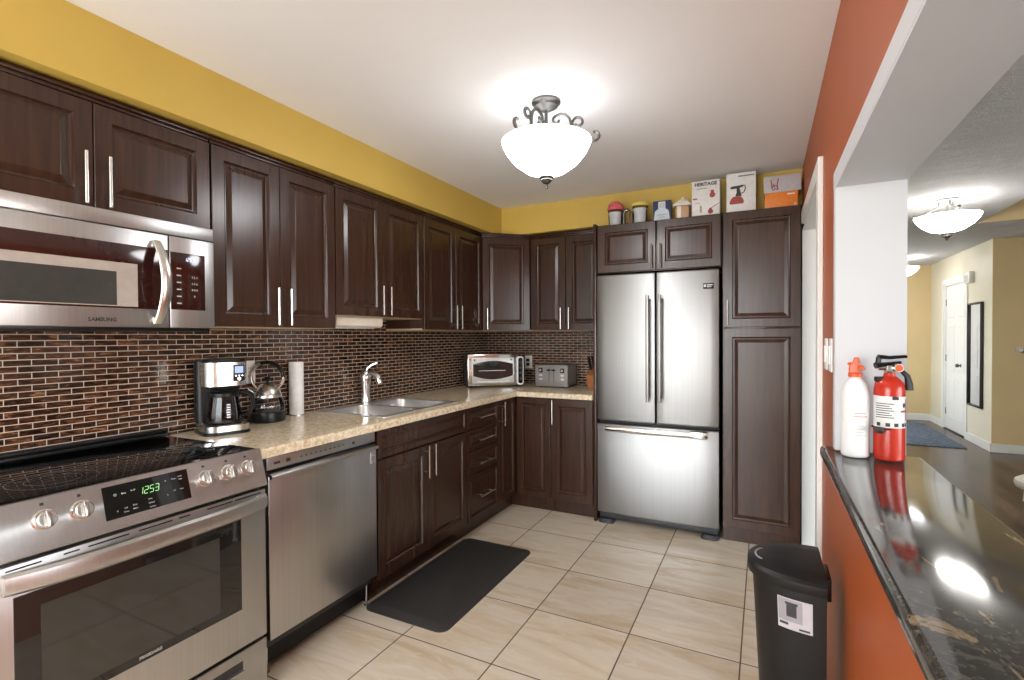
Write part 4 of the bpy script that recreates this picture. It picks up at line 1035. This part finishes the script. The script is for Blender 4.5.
# ------------------------------------------------------------------ lamps
def bowl_lamp(label, loc, r, depth, zrim, zfin, m_b, scrolls, rot=0):
    """loc is the ceiling point; z values are below it"""
    t = thing('ceiling_lamp', label, 'ceiling lamp', loc, rot, 'bowl ceiling lamps')
    k = r/.2
    b = MB(); b.lathe([(0, -.0005), (.064*k, -.0005), (.065*k, -.010), (.056*k, -.016), (.052*k, -.026), (.040*k, -.032), (.028*k, -.040), (.012*k, -.046), (0, -.046)], n=36); b.build('canopy', m_pewter, t)
    prof = [(0, -zrim-depth), (r*.18, -zrim-depth*.985), (r*.45, -zrim-depth*.86), (r*.72, -zrim-depth*.60), (r*.90, -zrim-depth*.30), (r*.985, -zrim-depth*.06), (r, -zrim), (r*.975, -zrim+.002), (r*.95, -zrim-depth*.10), (r*.86, -zrim-depth*.33), (r*.69, -zrim-depth*.61), (r*.43, -zrim-depth*.84), (r*.17, -zrim-depth*.95), (0, -zrim-depth*.96)]
    b = MB(); b.lathe(prof[:8], n=48, cap0=False, cap1=False); b.mi = 1; b.lathe(prof[7:], n=48, cap0=False, cap1=False); b.build('glass_bowl', [m_b, m_bowl_in], t, smooth=60)
    z0 = -zrim-depth
    b = MB(); b.lathe([(0, z0-.001), (.032*k, z0-.001), (.033*k, z0-.008), (.024*k, z0-.014), (.026*k, z0-.020), (.014*k, z0-.034), (.005*k, z0-.038), (.008*k, z0-.044), (.006*k, -zfin+.001), (0, -zfin)], n=24); b.build('finial', m_pewter, t)
    b = MB(); b.tube([(0, 0, -.046), (0, 0, z0+.01)], .008*k, 10); b.build('stem', m_pewter, t)
    for i in range(scrolls):
        a = 2*math.pi*i/scrolls; ca, sa = math.cos(a), math.sin(a)
        def curl(cx, cz, cr, t0, t1, n=14, shrink=.55): return [(cx+cr*(1-shrink*q/n)*math.cos(R(t0+(t1-t0)*q/n)), cz+cr*(1-shrink*q/n)*math.sin(R(t0+(t1-t0)*q/n))) for q in range(n+1)]
        # arch from a small curl by the stem over and down into the bowl
        P = [(x*k, z) for x, z in list(reversed(curl(.047, -.088, .020, 100, 360, 9)))+[(.066, -.060), (.086, -.064), (.104, -.082), (.113, -.112), (.116, -.150)]]+[(.118*k, -zrim-.03)]
        # strap rising from the bowl into a curl above the rim, and the outer curl hooked over the rim
        P2 = [(.096*k, -zrim-.03), (.104*k, -zrim+.02)]+[(x*k, -zrim+z) for x, z in curl(.142, .082, .026, 215, -150, 16, .45)]
        P3 = [(.112*k, -zrim-.02), (.150*k, -zrim-.012), (.182*k, -zrim+.002)]+[(x*k, -zrim+z) for x, z in curl(.214, .020, .026, 230, 470, 14, .45)]
        for nm, PP in (('arch', P), ('inner_scroll', P2), ('outer_scroll', P3)):
            b = MB(); b.tube([(x*ca, x*sa, z) for x, z in PP], .0060*k, 8, flat=1.4); b.build(nm, m_pewter, t)
    return t
bowl_lamp('kitchen ceiling lamp with white glass bowl and pewter scroll arms', (1.460, -1.984, ZC), .203, .152, .185, .395, m_bowl, 3, R(18.7))
def plain_lamp(label, loc, r, m_b):
    t = thing('ceiling_lamp', label, 'ceiling lamp', loc, 0, 'bowl ceiling lamps')
    b = MB(); b.lathe([(0, -.0005), (.075, -.0005), (.075, -.012), (.060, -.018), (.03, -.022), (0, -.022)], n=30); b.build('canopy', m_pewter, t)
    b = MB(); b.tube([(0, 0, -.02), (0, 0, -.27)], .010, 10); b.build('stem', m_nickel, t)
    for i in range(3):
        a = 2*math.pi*i/3+.6; b = MB(); b.tube([(.05*math.cos(a), .05*math.sin(a), -.018), (.055*math.cos(a), .055*math.sin(a), -.05), (r*.80*math.cos(a), r*.8*math.sin(a), -.110), (r*1.03*math.cos(a), r*1.03*math.sin(a), -.104)], .006, 8); b.sphere((r*1.03*math.cos(a), r*1.03*math.sin(a), -.104), .013); b.build('arm', m_pewter, t)
    zr_ = .135; d = .130
    pf = [(0, -zr_-d), (r*.2, -zr_-d*.98), (r*.5, -zr_-d*.84), (r*.76, -zr_-d*.56), (r*.93, -zr_-d*.24), (r, -zr_), (r*.97, -zr_), (r*.9, -zr_-d*.24), (r*.73, -zr_-d*.54), (r*.48, -zr_-d*.80), (0, -zr_-d*.93)]
    b = MB(); b.lathe(pf[:7], n=44, cap0=False, cap1=False); b.mi = 1; b.lathe(pf[6:], n=44, cap0=False, cap1=False); b.build('glass_bowl', [m_b, m_bowl_in2], t, smooth=60)
    b = MB(); b.lathe([(0, -zr_-d-.001), (.040, -zr_-d-.001), (.040, -zr_-d-.010), (.030, -zr_-d-.018), (.030, -zr_-d-.026), (.012, -zr_-d-.044), (.006, -zr_-d-.060), (0, -zr_-d-.062)], n=24); b.build('finial', m_pewter, t)
plain_lamp('hall ceiling lamp with white glass bowl, nearer one seen through the opening', (3.640, 1.010, ZC), .208, m_bowl2)
plain_lamp('far hall ceiling lamp half hidden behind the white opening jamb', (4.07, 4.675, ZC), .20, m_bowl3)

# ------------------------------------------------------------------ hall furnishing
t = struct(bpy.data.objects.new('door_1', None)); COL.objects.link(t); t.location = (4.66, 4.18, 0); t.rotation_euler = (0, 0, R(-90))
# local x runs towards -y of the room, front faces -x of the room
b = MB(); W_ = .88
b.panel(-.845, -.035, .012, 2.005, -.002, .036, [(0, .002), (.002, 0)])
dl = struct(b.build('door_leaf', m_trim, t, smooth=20))
for px in (-.755, -.385):
    for z0, z1 in ((.16, .72), (.82, 1.46), (1.56, 1.90)):
        b = MB(); b.panel(px, px+.26, z0, z1, -.0035, .0013, [(0, 0), (.010, -.0045), (.020, -.0045), (.030, -.001), (.05, -.001), (.07, -.0035)]); struct(b.build('door_panel', m_trim, dl, smooth=20))
b = MB(); b.lathe([(0, -.055), (.020, -.055), (.026, -.040), (.022, -.026), (.010, -.022), (.010, -.004), (.026, -.004), (.026, -.002), (0, -.002)], (-.245, -.004, .92), 20, 'y'); struct(b.build('door_knob', m_pewter, dl))
for z in (.25, 1.0, 1.78):
    b = MB(); b.tube([(-.848, -.006, z-.045), (-.848, -.006, z+.045)], .006, 8); struct(b.build('hinge', m_pewter, dl))
b = MB(); b.box(-.94, -.87, -.034, -.0205, 0, 2.10, .003); b.box(-.010, .06, -.034, -.0205, 0, 2.10, .003); b.box(-.87, -.010, -.034, -.0205, 2.03, 2.10, .003)
b.box(-.879, -.847, -.020, .03, 0, 2.035); b.box(-.033, -.001, -.020, .03, 0, 2.035); b.box(-.847, -.033, -.020, .03, 2.008, 2.035); struct(b.build('door_frame', m_trim, t, smooth=0))
b = MB(); b.box(-.847, -.033, -.030, .03, .0005, .011, .002); struct(b.build('threshold', m_black, t))

t = struct(bpy.data.objects.new('added_door_2', None)); COL.objects.link(t); t.location = (3.30, 5.70, 0)  # unseen door, added to give the hall mirror a white reflection
b = MB(); b.panel(.02, .90, .012, 2.02, -.040, .036, [(0, .002), (.002, 0)]); dl = struct(b.build('door_leaf', m_trim, t, smooth=20))
for px in (.12, .50):
    for z0, z1 in ((.16, .72), (.82, 1.46), (1.56, 1.90)):
        b = MB(); b.panel(px, px+.28, z0, z1, -.0425, .0013, [(0, 0), (.010, -.0045), (.020, -.0045), (.030, -.001), (.05, -.001), (.07, -.0035)]); struct(b.build('door_panel', m_trim, dl, smooth=20))
b = MB(); b.box(-.06, .018, -.028, -.0005, 0, 2.10, .003); b.box(.902, .97, -.028, -.0005, 0, 2.10, .003); b.box(.018, .902, -.028, -.0005, 2.025, 2.10, .003); struct(b.build('door_frame', m_trim, t, smooth=0))
t = thing('wall_mirror', 'tall dark-framed mirror on the brightly lit hall wall beside the door', 'mirror', (4.6395, 3.835, 0), R(-90))
b = MB(); x0, x1, z0, z1 = -.225, .225, .455, 1.715; f_ = .022
for q in ((x0, x0+f_, z0, z1), (x1-f_, x1, z0, z1), (x0+f_, x1-f_, z0, z0+f_), (x0+f_, x1-f_, z1-f_, z1)): b.box(q[0], q[1], -.03, 0, q[2], q[3], .002)
b.build('frame', m_dark_metal, t)
b = MB(); b.box(x0+f_, x1-f_, -.012, -.004, z0+f_, z1-f_); b.build('mirror_glass', m_mirror, t)
t = thing('door_chime', 'small white door chime box on the hall wall above the mirror', 'door chime', (4.6395, 4.02, 0), R(-90))
b = MB(); b.box(-.10, .10, -.05, 0, 1.965, 2.105, .008); b.build('cover', m_white, t)
b = MB()
for k in range(5): b.box(-.07, .07, -.0508, -.0495, 1.99+k*.016, 1.996+k*.016)
b.build('grille', m_grey, t)
b = MB(); b.loft([zr(rr(3.20, 4.46, 3.45, 5.35, .03), .0005), zr(rr(3.20, 4.46, 3.45, 5.35, .03), .008), zr(rr(3.215, 4.445, 3.465, 5.335, .03), .011)])
tag(b.build('hall_rug', m_rug), 'blue-grey rug on the dark hall floor before the door', 'rug')
t = thing('footstool', 'low white footstool on the dark wood floor at the right edge', 'footstool', (4.335, 1.15, 0))
b = MB(); b.lathe([(0, .130), (.19, .130), (.222, .140), (.232, .165), (.226, .195), (.19, .218), (.10, .226), (0, .228)], n=36); b.build('cushion', m_stool, t)
for a in (45, 135, 225, 315):
    b = MB(); c_, s_ = math.cos(R(a+0)), math.sin(R(a)); b.tube([(.185*c_, .185*s_, 0), (.165*c_, .165*s_, .131)], [.014, .020], 10); b.build('leg', m_white, t)
t = thing('handrail', 'short brown wooden handrail end with white bracket on the yellow wall', 'handrail', (4.868, 3.369, 1.150))
b = MB(); b.tube([(0, -.055, 0), (.05, -.06, -.004), (.45, -.06, -.03)], [.018, .022, .022], 12); b.build('rail', m_brown, t)
b = MB(); b.lathe([(0, -.006), (.030, -.006), (.032, 0), (0, 0)], (.0, 0, .004), 18, 'y'); b.tube([(0, -.004, .004), (-.003, -.05, .004)], .011, 8); b.sphere((-.006, -.055, .003), .024); b.build('bracket', m_white, t)
